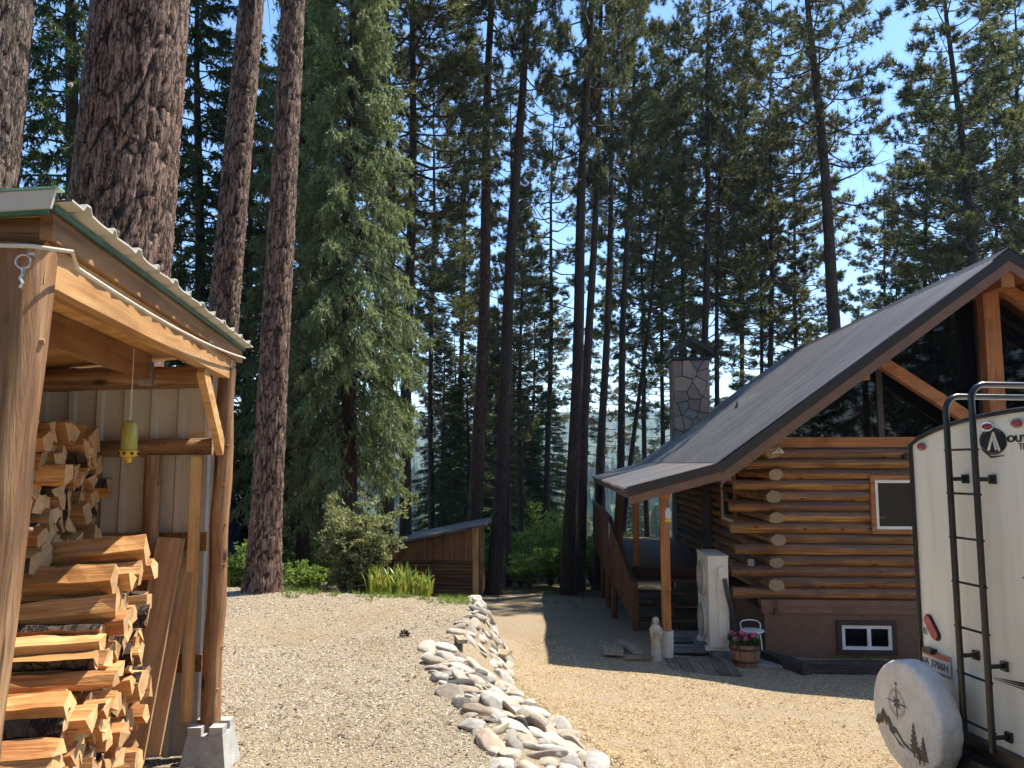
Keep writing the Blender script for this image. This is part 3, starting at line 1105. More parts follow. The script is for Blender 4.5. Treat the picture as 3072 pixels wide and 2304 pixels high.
# concrete slab under the heat pump
x, y = hw(1.5, 1.0)
PADZ = gz(x, y) + .03
o = MB().b2(-.75, .80, -.95, 1.4, -.25, .035).build('patio_slab', m_noise('slab_concrete', [(.3, (.22, .21, .20)), (.7, (.34, .33, .31))], (1, 1, 1), 5, .9, .3))
o.location = (x, y, PADZ - .035 + .0); o.rotation_euler = (0, 0, -HTH)
tag(o, 'grey concrete slab under the heat pump unit', 'slab')

# heat pump
x, y = hw(1.43, .86)
ac = thing('heat_pump', 'tall white two-fan heat pump unit beside the cabin corner', 'heat pump', (x, y, PADZ), -HTH)
MAT['acw'] = m_plain('ivory_enamel', (.66, .62, .52), .4, dirt=.12)
B0, B1 = .17, 1.55
MB().b2(-.15, .16, -.47, .47, B0, B1).build('casing', MAT['acw'], ac)
MB().b2(-.16, .17, -.485, .485, B1, B1 + .02).build('lid', MAT['acw'], ac)
for z in (.5, 1.18):
    f = MB().tube([(-.152, -.02, z), (-.20, -.02, z)], .29, 28).build('fan_shroud', MAT['acw'], ac, True)
    MB().tube([(-.2005, -.02, z), (-.203, -.02, z)], .265, 28).build('fan_opening', MAT['dark'], f)
    g = MB()
    for k in range(1, 6):
        n = 24
        g.tube([(-.208, -.02 + .05 * k * math.cos(6.2832 * j / n), z + .05 * k * math.sin(6.2832 * j / n)) for j in range(n + 1)], .003, 4, False)
    for k in range(8):
        t = k * math.pi / 8
        g.tube([(-.208, -.02 + .26 * math.cos(t), z + .26 * math.sin(t)), (-.208, -.02 - .26 * math.cos(t), z - .26 * math.sin(t))], .003, 4, False)
    g.build('fan_guard', MAT['acw'], f)
MB().b2(-.02, .14, -.50, -.472, .82, 1.38).build('service_cover', MAT['acw'], ac)
MB().b2(.0, .12, -.53, -.502, 1.22, 1.40).build('cable_box', MAT['acw'], ac)
MB().b2(-.01, .13, -.485, -.472, .30, .72).build('access_panel', MAT['acw'], ac)
for yy in (-.34, .34):
    MB().b2(-.20, .22, yy - .05, yy + .05, .10, .168).build('foot', MAT['white'], ac)
    MB().b2(-.10, .10, yy - .1, yy + .1, 0, .098).build('riser', m_plain('riser_grey', (.2, .2, .19), .8), ac)
for k in range(3):
    q = .02 * k
    MB().tube([(.07 + q, -.515, 1.24), (.10 + q, -.56, 1.0), (.16 + q, -.53, .75), (.19 + q, -.52, .45), (.26 + q * 2, -.50, .2), (.40 + q, -.45, .08), (.62, -.1, .12)], .016, 6).build('hose', MAT['dark'], ac, True)
# small white electrical meter parts by the wall
o = MB().b2(0, .10, 0, .05, 0, .11).build('outlet_box', m_plain('grey_plastic', (.25, .25, .26), .5))
p = hp(*z6(1085, 745), .95)
x, y = hw(p.x, .87); o.location = (x, y, p.z + HG - .05); o.rotation_euler = (0, 0, -HTH)
tag(o, 'small grey outlet box on the cabin logs behind the heat pump', 'outlet box')
# folded white garden chair behind the hoses
x, y = hw(2.0, .66)
gc = thing('garden_chair', 'small white metal chair tucked between heat pump and cabin wall', 'chair', (x, y, PADZ), -HTH)
s_ = MB()
s_.lathe([(.17, .36), (.185, .37), (.185, .385), (.17, .39)], 16)
s_.build('seat', MAT['white'], gc, True)
MB().tube([(.15, .10, .38), (.16, .13, .46), (.11, .16, .50), (0, .17, .51), (-.11, .16, .50), (-.16, .13, .46), (-.15, .10, .38)], .010, 6).build('backrest', MAT['white'], gc, True)
for a_ in (.8, 2.4, 3.9, 5.4):
    MB().tube([(.14 * math.cos(a_), .14 * math.sin(a_), .37), (.19 * math.cos(a_), .19 * math.sin(a_), .0)], .011, 6).build('leg', MAT['white'], gc, True)

# half barrel with pink flowers
fb = hthing('flower_barrel', 'wooden half barrel planted with pink flowers on the patio edge', 'planter', 1.75, .12)
MAT['barrel'] = m_wood('barrel_stave', (.16, .07, .035), (.30, .15, .08), (.42, .23, .13), 'z', 24, 1.5, .7, var=.18)
nS = 18
prof = [(.185, .0), (.215, .12), (.225, .22), (.222, .33)]
for k in range(nS):
    a0, a1 = 6.2832 * k / nS + .012, 6.2832 * (k + 1) / nS - .012
    V = []; F_ = []
    for r, z in prof:
        for a_, rr in ((a0, r), (a1, r), (a1, r - .025), (a0, r - .025)):
            V.append((rr * math.cos(a_), rr * math.sin(a_), z))
    for i in range(3):
        for j in range(4):
            F_.append((4 * i + j, 4 * i + (j + 1) % 4, 4 * i + 4 + (j + 1) % 4, 4 * i + 4 + j))
    F_ += [(3, 2, 1, 0), (12, 13, 14, 15)]
    MB().add(V, F_).build('stave', MAT['barrel'], fb)
for z, r in ((.07, .207), (.25, .229)):
    MB().lathe([(r - .004, z), (r + .004, z), (r + .005, z + .035), (r - .003, z + .035)], 28).build('hoop', m_plain('rusty_hoop', (.10, .055, .04), .6, .4), fb, True)
MB().lathe([(.19, .26), (.19, .28), (.0, .285)], 18).build('soil', m_plain('soil', (.03, .02, .015), .95), fb)
LEAF = m_leaf('flower_leaf', [(0, (.025, .06, .015)), (1, (.07, .14, .03))], .3)
PINK = m_leaf('pink_petal', [(0, (.55, .05, .16)), (.5, (.75, .14, .28)), (1, (.85, .35, .45))], .3, tcol=(.9, .2, .4))


def rosette(pts, size, n, lean, seed, w=.55):
    """many small rhombic leaves round the given points"""
    r = np.random.default_rng(seed)
    P = np.repeat(np.asarray(pts, float), n, 0)
    k = len(P)
    d = r.normal(size=(k, 3)); d[:, 2] = np.abs(d[:, 2]) * lean[0] + lean[1]
    d /= np.linalg.norm(d, axis=1)[:, None]
    s = np.cross(d, r.normal(size=(k, 3))); s /= np.linalg.norm(s, axis=1)[:, None]
    L = size * r.uniform(.6, 1.3, (k, 1))
    nrm = np.cross(d, s)
    a = P + d * L * .1; b = P + d * L * .55 + s * L * w * .5 + nrm * L * .08; c = P + d * L * 1.1; e = P + d * L * .55 - s * L * w * .5 + nrm * L * .08
    V = np.stack([a, b, c, e], 1).reshape(-1, 3)
    F_ = np.arange(4 * k).reshape(-1, 4)
    return V, F_


r0 = np.random.default_rng(5)
pp = np.stack([r0.uniform(-.19, .19, 130), r0.uniform(-.19, .19, 130), r0.uniform(.29, .40, 130)], 1)
V, F_ = rosette(pp, .06, 5, (1, .2), 6, .8)
link('foliage', np_mesh('foliage', V, F_, LEAF), fb)
for k in range(16):
    x, y, z = r0.uniform(-.18, .18), r0.uniform(-.2, .15), r0.uniform(.38, .46)
    V, F_ = rosette(np.array([[x, y, z]]) + r0.normal(0, .012, (10, 3)), .042, 3, (.8, .4), 40 + k, .9)
    link('blossom', np_mesh('blossom', V, F_, PINK), fb)

# robed statue
st = hthing('garden_statue', 'weathered pale stone statue of a veiled robed figure by the porch post', 'statue', .40, .0)
STONE = m_noise('statue_stone', [(.3, (.34, .30, .22)), (.7, (.52, .47, .37))], (1, 1, 1), 12, .9, .4, .01)
n = 20
prof = [(.085, 0), (.088, .03), (.075, .04), (.078, .12), (.072, .25), (.066, .36), (.075, .42), (.082, .47), (.075, .505), (.045, .53), (.036, .55), (.044, .575), (.046, .60), (.036, .628), (.012, .642)]
V = []
for r, z in prof:
    for j in range(n):
        t = 6.2832 * j / n
        fold = 1 + (.07 * math.sin(7 * t + z * 9) if .04 < z < .46 else 0)
        yy = -.018 if z > .54 else 0
        V.append((r * fold * math.cos(t), r * fold * .78 * math.sin(t) + yy, z))
F_ = [(i * n + j, i * n + (j + 1) % n, (i + 1) * n + (j + 1) % n, (i + 1) * n + j) for i in range(len(prof) - 1) for j in range(n)]
F_ += [tuple(range(n))[::-1], tuple((len(prof) - 1) * n + j for j in range(n))]
b = MB().add(V, F_)
for s in (-1, 1):      # forearms raised to joined hands, a fall of sleeve under each
    b.tube([(s * .075, -.01, .47), (s * .072, -.05, .40), (s * .015, -.085, .43)], [.026, .026, .014], 8)
    b.tube([(s * .06, -.055, .41), (s * .055, -.06, .32)], [.022, .008], 8)
b.tube([(0, -.088, .42), (0, -.085, .475)], [.014, .006], 8)
b.build('body', STONE, st, True, 60)
v_ = MB()
m_ = 12
V = []
for i, (rr, z) in enumerate([(.012, .650), (.040, .635), (.053, .60), (.055, .56), (.066, .52), (.085, .47), (.084, .36), (.08, .24)]):
    for j in range(m_ + 1):
        t = -.45 + (math.pi + .9) * j / m_
        V.append((rr * math.cos(t), rr * .8 * math.sin(t) - (.016 if z > .53 else 0), z))
F_ = [(i * (m_ + 1) + j, i * (m_ + 1) + j + 1, (i + 1) * (m_ + 1) + j + 1, (i + 1) * (m_ + 1) + j) for i in range(7) for j in range(m_)]
v_.add(V, F_).build('veil', STONE, st, True, 60)
MB().tube([(0, -.052, .60), (0, -.062, .585)], [.004, .009], 6).tube([(-.016, -.052, .603), (-.015, -.056, .600)], .005, 5).tube([(.016, -.052, .603), (.015, -.056, .600)], .005, 5).tube([(-.010, -.056, .572), (.010, -.056, .572)], .004, 5).build('face', STONE, st, True)

# jar feeder hanging at the porch post
p = hp(*z6(563, 440), .02)
x, y = hw(p.x, .02)
jf = thing('hanging_feeder', 'clear jar feeder with yellow base hanging on the porch post', 'feeder', (x, y, p.z + HG - .09), -HTH)
JG, nt, bs = newmat('jar_glass')
bs.inputs['Base Color'].default_value = (.85, .9, .92, 1); bs.inputs['Roughness'].default_value = .08
bs.inputs['Transmission Weight'].default_value = .6
YEL = m_plain('yellow_plastic', (.75, .48, .03), .35)
MB().lathe([(.035, .05), (.05, .07), (.048, .16), (.03, .19), (.028, .22)], 14).build('jar', JG, jf, True)
MB().lathe([(.02, 0), (.05, .012), (.056, .03), (.04, .05)], 14).build('base', YEL, jf, True)
MB().tube([(0, 0, .22), (0, .03, .29)], .004, 5).build('hook', MAT['dark'], jf)

# striped door mats, plank walk, loose boards
STR, nt, bs = newmat('mat_stripes')
w = N(nt, 'ShaderNodeTexWave', wave_type='BANDS', bands_direction='X')
w.inputs['Scale'].default_value = 9.; w.inputs['Distortion'].default_value = .3
nt.links.new(coords(nt), w.inputs['Vector'])
nt.links.new(ramp(nt, w.outputs[1], [(.45, (.03, .025, .025)), (.6, (.33, .29, .25))]), bs.inputs['Base Color'])
bs.inputs['Roughness'].default_value = .95
for lx, ly, lab in ((.93, .62, 'striped door mat nearer the plank walk on the patio'), (.86, 1.55, 'striped door mat at the foot of the porch steps')):
    m = hthing('door_mat', lab, 'door mat', lx, ly, .04, dz=.03)
    MB().box((0, 0, .012), (.62, .34, .02)).build('mat', STR, m)
    MB().b2(-.325, -.312, -.18, .18, 0, .026).b2(.312, .325, -.18, .18, 0, .026).b2(-.31, .31, -.185, -.172, 0, .026).b2(-.31, .31, .172, .185, 0, .026).build('border', MAT['dark'], m)
MAT['walk'] = m_wood('walk_plank', (.08, .05, .035), (.16, .11, .08), (.24, .17, .125), 'y', 26, 1.2, .85, var=.2)
wk = hthing('plank_walk', 'low walk of brown planks laid on the gravel before the mats', 'walkway', 1.02, -.32, .0)
for k in range(6):
    MB().box((-.40 + .16 * k, .0, .035), (.148, .98 + .03 * rng.uniform(-1, 1), .035), (rng.gauss(0, .006), 0, 0)).build('plank', MAT['walk'], wk)
for yy in (-.35, .35):
    MB().box((0, yy, .005), (.95, .06, .025)).build('bearer', MAT['walk'], wk)
for lx, ly, L, W, rz, tl, lab in ((.06, .62, .95, .16, 1.75, .06, 'long plank lying along the porch edge behind the statue'),
                                  (-.22, .35, .60, .30, 1.5, .03, 'wide short board lying left of the statue'),
                                  (.12, -.08, .42, .09, .15, .02, 'thin stick of wood on the gravel by the statue foot')):
    o = MB().box((0, 0, .03), (L, W, .035)).build('loose_board', MAT['greyboard'])
    x, y = hw(lx, ly); o.location = (x, y, gz(x, y) + .03); o.rotation_euler = (tl, .02, rz - HTH)
    tag(o, lab, 'board')
# landscape timbers at the foundation
MAT['timber'] = m_wood('dark_timber', (.018, .014, .012), (.045, .035, .03), (.09, .07, .055), 'x', 24, 1.4, .85, .7, .01, .2)
MAT['timber2'] = m_wood('grey_timber', (.06, .05, .04), (.13, .11, .09), (.21, .18, .145), 'x', 24, 1.4, .85, .7, .01, .2)
for (x0, y0), (x1, y1), mm, lab in (((2.10, .55), (2.55, -.25), 'timber', 'dark timber slanting out from the cabin corner'),
                                    ((2.60, -.08), (3.80, -.02), 'timber', 'dark landscape timber below the basement window'),
                                    ((3.82, -.04), (5.3, -.02), 'timber2', 'grey weathered landscape timber next to the trailer')):
    a, b = Vector((*hw(x0, y0), 0)), Vector((*hw(x1, y1), 0))
    a.z, b.z = gz(a.x, a.y) + .07, gz(b.x, b.y) + .07
    d = b - a
    pts = [(-d.length / 2 + d.length * i / 5, 0, 0) for i in range(6)]
    mb = MB()
    vs = []
    qr = random.Random(int(x0 * 100))
    for p in pts:
        for yy, zz in ((-.085, -.08), (.085, -.08), (.095, .07), (.07, .09), (-.07, .09), (-.095, .07)):
            vs.append((p[0], yy + qr.uniform(-.008, .008), zz + qr.uniform(-.008, .008)))
    fs = [(i * 6 + j, i * 6 + (j + 1) % 6, i * 6 + 6 + (j + 1) % 6, i * 6 + 6 + j) for i in range(5) for j in range(6)] + [tuple(range(6))[::-1], tuple(range(30, 36))]
    o = mb.add(vs, fs).build('landscape_timber', MAT[mm])
    o.location = (a + b) / 2; o.rotation_euler = (0, 0, math.atan2(d.y, d.x))
    tag(o, lab, 'timber')

# ------------------------------------------------------------------ woodshed at the left
SH0 = Vector((-1.38, 2.15, 0.))
STH = math.radians(8.5)
sex = Vector((math.cos(STH), math.sin(STH), 0)); sey = Vector((-math.sin(STH), math.cos(STH), 0))


def sw_(lx, ly, z=0.):
    return SH0 + sex * lx + sey * ly + Vector((0, 0, z))


PINE = ((.22, .10, .035), (.50, .28, .115), (.68, .44, .21))
MAT['pinex'] = m_wood('pine_lumber_x', *PINE, 'x', 20, 1.1, .6, var=.1)
MAT['piney'] = m_wood('pine_lumber_y', *PINE, 'y', 20, 1.1, .6, var=.1)
MAT['pinez'] = m_wood('pine_lumber_z', *PINE, 'z', 20, 1.1, .6, var=.1)
MAT['fasy'] = m_wood('old_fascia_y', (.13, .06, .028), (.27, .14, .06), (.38, .21, .10), 'y', 20, 1.1, .65, var=.1)
PEEL = ((.10, .05, .025), (.30, .155, .07), (.50, .32, .175))
MAT['peelz'] = m_wood('peeled_log_z', *PEEL, 'z', 17, 1.3, .6, .9, .014, .1, (.075, .045, .028), knots=True)
MAT['peelx'] = m_wood('peeled_log_x', *PEEL, 'x', 17, 1.3, .6, .9, .014, .1, (.075, .045, .028), knots=True)
MAT['ply'] = m_wood('plywood', (.34, .165, .05), (.60, .34, .12), (.74, .48, .21), 'x', 9, .7, .65, .3, .004, .05)
MAT['steel'] = m_noise('beige_siding', [(.3, (.52, .48, .41)), (.7, (.64, .60, .52))], (1, 1, .3), 4, .45, 0, spec=.4, rnd=False)
MAT['greensteel'] = m_plain('green_steel', (.045, .16, .12), .45, dirt=.4)
MAT['pale_steel'] = m_noise('pale_roof_steel', [(.3, (.44, .42, .37)), (.7, (.56, .54, .48))], (1, 1, 1), 3, .5, 0, rnd=False)
shed = thing('woodshed', 'open lean-to woodshed of peeled posts with pale metal roof', 'shed', SH0, STH)


def zroof(lx):
    return 2.455 + .12 * (lx - .1)


# posts
def peeled(name, p0, p1, r0, r1, sd, axis='z', par=None, n=14):
    p0, p1 = Vector(p0), Vector(p1)
    k = 9
    q = random.Random(sd)
    pts = [p0.lerp(p1, i / k) + Vector((q.uniform(-.006, .006), q.uniform(-.006, .006), 0 if axis == 'z' else q.uniform(-.005, .005))) for i in range(k + 1)]
    rad = [(r0 + (r1 - r0) * i / k) * q.uniform(.95, 1.06) for i in range(k + 1)]
    mb = MB().tube(pts, rad, n, True, 0, 1, .03, sd)
    for _ in range(7):                     # branch stubs
        i = q.randrange(1, k)
        a = q.uniform(0, 6.28)
        if axis == 'z':
            d = Vector((math.cos(a), math.sin(a), q.uniform(-.1, .3)))
        else:
            d = Vector((0, math.cos(a), math.sin(a)))
        mb.tube([pts[i] + d * rad[i] * .9, pts[i] + d * (rad[i] + .008)], [.012, .008], 6)
    return mb.build(name, [MAT['peel' + axis], MAT['logendx'] if axis == 'x' else MAT['logend']], par or shed, True, 60)


peeled('post', (-.105, 0, -.05), (-.015, .0, 2.33), .076, .079, 3)
peeled('post', (.01, 2.48, .20), (.03, 2.48, 2.29), .056, .050, 9)
peeled('post', (-1.95, 2.50, 0), (-1.95, 2.50, 2.1), .065, .06, 12)
peeled('post', (-1.95, 0, 0), (-1.95, 0, 2.1), .065, .06, 13)
# beams along the open side
MB().b2(.018, .056, -.03, 2.415, 2.225, 2.345).build('beam', MAT['piney'], shed)
MB().b2(-.022, .016, .075, 2.41, 2.228, 2.345).build('beam', MAT['piney'], shed)
MB().b2(.045, .078, -.05, 2.66, 2.348, 2.425).build('fascia_board', MAT['fasy'], shed)
for lx in (-.40, -1.2):
    MB().b2(lx - .02, lx + .02, .0, 2.40, zroof(lx) - .19, zroof(lx) - .045).build('purlin', MAT['fasy'], shed)
MB().b2(-.435, -.365, 2.375, 2.402, 2.17, 2.31).build('joist_hanger', m_plain('galvanised', (.45, .46, .47), .4, .8), shed)
# cross log at the near end with its rough cut end, and the far cross log
peeled('cross_log', (-2.1, -.02, 2.20), (.045, .0, 2.372), .050, .052, 31, 'x')
peeled('cross_log', (-2.0, 2.47, 2.16), (-.06, 2.47, 2.235), .062, .07, 33, 'x')
# knee braces
a, b = Vector((.015, 1.93, 2.225)), Vector((.02, 2.43, 1.80))
MB().box((a + b) / 2, ((b - a).length, .04, .085), (b - a).to_track_quat('X', 'Z').to_matrix()).build('knee_brace', MAT['pinex'], shed)
a, b = Vector((-.06, .05, 1.93)), Vector((-.36, .36, 2.27))
MB().box((a + b) / 2, ((b - a).length, .04, .085), (b - a).to_track_quat('X', 'Z').to_matrix()).build('knee_brace', MAT['fasy'], shed)
# roof: plywood deck, ribbed steel, green edge
for k in range(2):
    y0, y1 = -.03 + 1.355 * k, -.03 + 1.355 * (k + 1) - .006
    MB().prism([(-2.4, y0, zroof(-2.4) - .042), (.075, y0, zroof(.075) - .042), (.075, y0, zroof(.075) - .026), (-2.4, y0, zroof(-2.4) - .026)], (0, y1 - y0, 0)).build('plywood_sheet', MAT['ply'], shed)
rib = []
y = -.085
while y < 2.63:
    rib += [(y, 0), (y + .085, 0), (y + .10, .02), (y + .125, .02), (y + .14, 0), (y + .23, 0)]
    y += .23
for k, (i0, i1) in enumerate(((0, 24), (24, 48), (48, len(rib)))):
    seg = rib[i0:i1 + 1]
    V = []
    for lx in (-2.45, -1.2, .138):
        for yy, h in seg:
            V.append((lx + .004 * math.sin(yy * 40), yy, zroof(lx) + h - .004))
    m_ = len(seg)
    top = len(V)
    V += [(x, y_, z - .006) for x, y_, z in V]
    F_ = [(i * m_ + j, i * m_ + j + 1, (i + 1) * m_ + j + 1, (i + 1) * m_ + j) for i in range(2) for j in range(m_ - 1)]
    F_ += [tuple(q + top for q in f) for f in F_]
    F_ += [(2 * m_ + j, 2 * m_ + j + 1, top + 2 * m_ + j + 1, top + 2 * m_ + j) for j in range(m_ - 1)]
    MB().add(V, F_).build('roof_panel', MAT['pale_steel'], shed)
MB().prism([(-2.45, -.10, zroof(-2.45) - .030), (.09, -.10, zroof(.09) - .030), (.10, -.10, zroof(.1) + .022), (-2.45, -.10, zroof(-2.45) + .022)], (0, .012, 0)).build('gable_trim', MAT['pale_steel'], shed)
MB().prism([(-2.45, -.105, zroof(-2.45) + .024), (.11, -.105, zroof(.11) + .024), (.11, -.105, zroof(.11) + .030), (-2.45, -.105, zroof(-2.45) + .030)], (0, .04, 0)).build('gable_cap', m_plain('green_cap', (.22, .42, .34), .4), shed)
MB().b2(.085, .095, -.08, 2.66, zroof(.09) - .030, zroof(.09) - .016).build('green_edge', MAT['greensteel'], shed)
MB().prism([(-2.45, -.09, zroof(-2.45) - .042), (.08, -.09, zroof(.08) - .042), (.08, -.09, zroof(.08) - .031), (-2.45, -.09, zroof(-2.45) - .031)], (0, .01, 0)).build('green_edge', MAT['greensteel'], shed)
# far end wall: ribbed steel panels on a frame of poles
for k in range(4):
    x0 = -.02 - .62 * (k + 1); x1 = x0 + .618
    P = []
    x = x0
    while x < x1 - .01:
        P += [(x, 0), (x + .05, 0), (x + .062, -.022), (x + .09, -.022), (x + .102, 0), (x + .155, 0)]
        x += .155
    V = [(a_, 2.60 + h, z) for z in (.02, 2.29) for a_, h in P]
    m_ = len(P)
    V += [(a_, y_ + .004, z) for a_, y_, z in V]
    F_ = [(j, j + 1, m_ + j + 1, m_ + j) for j in range(m_ - 1)]
    F_ += [tuple(q + 2 * m_ for q in f) for f in F_]
    MB().add(V, F_).build('siding_panel', MAT['steel'], shed)
peeled('girt', (-1.2, 2.51, 1.80), (-.05, 2.51, 1.82), .052, .050, 41, 'x')
for lx, z0, z1 in ((-.72, .0, 1.76), (-.385, .2, 1.77), (-1.2, 0, 2.2)):
    peeled('stud_pole', (lx, 2.515, z0), (lx + .01, 2.515, z1), .05, .047, int(50 - lx * 10))
MB().b2(-1.2, -.07, 2.565, 2.59, 1.20, 1.31).build('girt', MAT['fasy'], shed)
MB().b2(-.8, -.07, 2.565, 2.59, .50, .60).build('girt', MAT['fasy'], shed)
MB().b2(-.145, -.085, 2.43, 2.47, .26, 1.76).build('stud', MAT['pinez'], shed)
for ly in (.9, 1.75):
    MB().b2(-2.02, -1.98, -.1, 2.6, .02, .03).build('sill', MAT['fasy'], shed) if ly < 1 else None
MB().b2(-2.03, -2.02, -.2, 2.6, .0, 2.1).build('back_wall', MAT['steel'], shed)
# concrete pier block with a slot
pb = MB()
hb, ht, hh = .135, .10, .20
pb.add([(-hb, -hb, -.02), (hb, -hb, -.02), (hb, hb, -.02), (-hb, hb, -.02), (-ht, -ht, hh), (ht, -ht, hh), (ht, ht, hh), (-ht, ht, hh)], [(3, 2, 1, 0), (0, 1, 5, 4), (1, 2, 6, 5), (2, 3, 7, 6), (3, 0, 4, 7), (4, 5, 6, 7)])
for sx in (-1, 1):
    for sy in (-1, 1):
        pb.b2(min(sx * .022, sx * ht * .97), max(sx * .022, sx * ht * .97), min(sy * .025, sy * ht * .97), max(sy * .025, sy * ht * .97), hh - .001, hh + .045)
o = pb.build('pier_block', m_noise('pier_concrete', [(.3, (.30, .29, .27)), (.7, (.45, .44, .41))], (1, 1, 1), 14, .95, .6, .01, rnd=False))
o.location = sw_(.02, 2.46); o.rotation_euler = (0, 0, STH - .12)
tag(o, 'grey concrete pier block under the far woodshed post', 'pier block')
# cord strung along the eave
pts = [(-.35, -.085, 2.325), (-.12, -.098, 2.31), (.05, -.09, 2.315), (.125, -.03, 2.32)] + [(.10 - .0 * t, -.03 + 2.66 * t, 2.30 + .075 * t - .10 * 4 * t * (1 - t) * .35) for t in np.linspace(.04, 1, 16)]
o = MB().tube(pts, .006, 6).build('white_cord', m_plain('cord_white', (.70, .64, .50), .8), None, True)
o.location = SH0; o.rotation_euler = (0, 0, STH)
tag(o, 'white cord strung along the woodshed eave', 'cord')
p = at(70, 785, 2.045)
hk = thing('hanging_ring', 'wire ring with a small metal hook on the near woodshed post', 'ring', p, STH)
STL = m_plain('wire_steel', (.55, .53, .5), .3, .9)
MB().tube([(.019 * math.cos(t), 0, .019 * math.sin(t)) for t in np.linspace(0, 6.2832, 20)], .0028, 6, False).build('ring', STL, hk, True)
MB().tube([(0, 0, -.019), (.002, 0, -.034), (-.005, 0, -.046), (.005, -.004, -.06), (-.003, 0, -.072)], .0045, 6).build('swivel_hook', STL, hk, True)
MB().tube([(.015, .03, .019), (.018, -.01, .02), (.03, -.012, .02)], .004, 6).build('screw_eye', STL, hk, True)

# yellow wasp trap hung from the purlin
wp = at(385, 1385, 4.02)
wt = thing('wasp_trap', 'yellow and clear hanging wasp trap inside the woodshed', 'wasp trap', wp)
YG, nt, bs = newmat('trap_plastic')
bs.inputs['Base Color'].default_value = (.50, .46, .10, 1); bs.inputs['Roughness'].default_value = .25
bs.inputs['Transmission Weight'].default_value = .35
MB().lathe([(.036, .055), (.040, .06), (.040, .185), (.030, .205), (.012, .212)], 18).build('bottle', YG, wt, True)
MB().lathe([(.014, -.005), (.016, .02), (.046, .03), (.048, .055), (.038, .06)], 18).build('cap', YEL, wt, True)
for k in range(8):
    t = k * .785
    MB().box((.047 * math.cos(t), .047 * math.sin(t), .042), (.006, .014, .014), (0, 0, t)).build('entry_hole', MAT['dark'], wt)
MB().tube([(0, 0, .212), (.0, 0, .30), (0, 0, zroof(-.6) - .05 - wp.z)], .002, 4).build('string', MAT['white'], wt)

# two planks leaning on the end wall
for k, (lx0, lx1, w, d0, lab) in enumerate(((-.33, -.235, .15, .0, 'front one of two brown planks leaning on the woodshed end wall'), (-.255, -.165, .13, .055, 'rear one of two brown planks leaning on the woodshed end wall'))):
    a = Vector((lx0, 2.18 + d0, .16)); b = Vector((lx1, 2.44 + d0 * .4, 1.29 - .12 * k))
    d = b - a
    o = MB().box((0, 0, 0), (w, .03, d.length)).build('plank', m_wood('leaning_plank', (.22, .115, .05), (.42, .24, .11), (.54, .34, .17), 'z', 22, 1., .7, var=.12))
    m4 = d.to_track_quat('Z', 'Y').to_matrix()
    zax = d.normalized(); xax = Vector((1, 0, 0)); xax = (xax - zax * xax.dot(zax)).normalized(); yax = zax.cross(xax)
    R = Matrix((xax, yax, zax)).transposed()
    o.matrix_world = Matrix.Translation(SH0) @ Matrix.Rotation(STH, 4, 'Z') @ Matrix.Translation((a + b) / 2) @ R.to_4x4()
    tag(o, lab, 'plank')

# ------------------------------------------------------------------ firewood
SPLITM = [m_wood('split_face_%d' % k, *c, 'x', 46, 2.2, .8, .8, .008, .25, spec=.15) for k, c in enumerate((((.25, .10, .036), (.51, .245, .085), (.70, .42, .185)), ((.30, .13, .05), (.57, .30, .12), (.75, .50, .25)), ((.24, .09, .034), (.47, .21, .075), (.66, .36, .15))))]
ENDM = m_end('split_end', (.62, .40, .20), (.38, .21, .095), 'yz', .22)
BARKM = m_bark('firewood_bark', (.02, .014, .01), (.085, .055, .04), (.16, .12, .095), 1.6)
SPL = []
for k in range(26):
    q = random.Random(300 + k)
    kind = k % 4
    if kind == 0:      # wedge
        R_ = .062; span = q.uniform(.9, 1.5)
        sec = [(0, 0)] + [(R_ * 1.5 * math.cos(t), R_ * 1.5 * math.sin(t)) for t in np.linspace(-span / 2, span / 2, 4)]
        cx = sum(a for a, b in sec) / len(sec); sec = [(a - cx, b) for a, b in sec]; bark = {1, 2, 3} if k % 12 == 0 else set()
    elif kind == 1:    # rough slab
        sec = [(-.06, -.035), (.055, -.045), (.062, .03), (-.05, .045)]; bark = set()
    elif kind == 2:    # half round
        sec = [(.065 * math.cos(t), .065 * math.sin(t) - .02) for t in np.linspace(.0, math.pi, 6)]; bark = set(range(5)) if k % 8 == 2 else set()
    else:              # odd five-sided billet
        sec = [(-.05, -.05), (.03, -.055), (.062, .0), (.02, .055), (-.055, .035)]; bark = {2} if q.random() < .4 else set()
    sec = [(a * q.uniform(.85, 1.15), b * q.uniform(.85, 1.15)) for a, b in sec]
    n = len(sec); L = .46
    mb = MB()
    V = []
    ns = 5
    off = [(0, 0)]
    tw = q.uniform(-.12, .12)
    for i in range(ns + 1):
        t = i / ns
        c_, s_ = math.cos(tw * t), math.sin(tw * t)
        for a, b in sec:
            j1, j2 = q.uniform(-.006, .006), q.uniform(-.006, .006)
            ex = q.uniform(-.012, .012) if i in (0, ns) else 0
            V.append(((t - .5) * L + ex, a * c_ - b * s_ + j1, a * s_ + b * c_ + j2))
    F_ = []; Mx = []
    for i in range(ns):
        for j in range(n):
            F_.append((i * n + j, i * n + (j + 1) % n, (i + 1) * n + (j + 1) % n, (i + 1) * n + j)); Mx.append(2 if j in bark else 0)
    F_ += [tuple(range(n))[::-1], tuple(ns * n + j for j in range(n))]; Mx += [1, 1]
    mb.V = [tuple(v) for v in V]; mb.F = [list(f) for f in F_]; mb.M = Mx
    SPL.append(mb.mesh('firewood', [SPLITM[k % 3], ENDM, BARKM]))


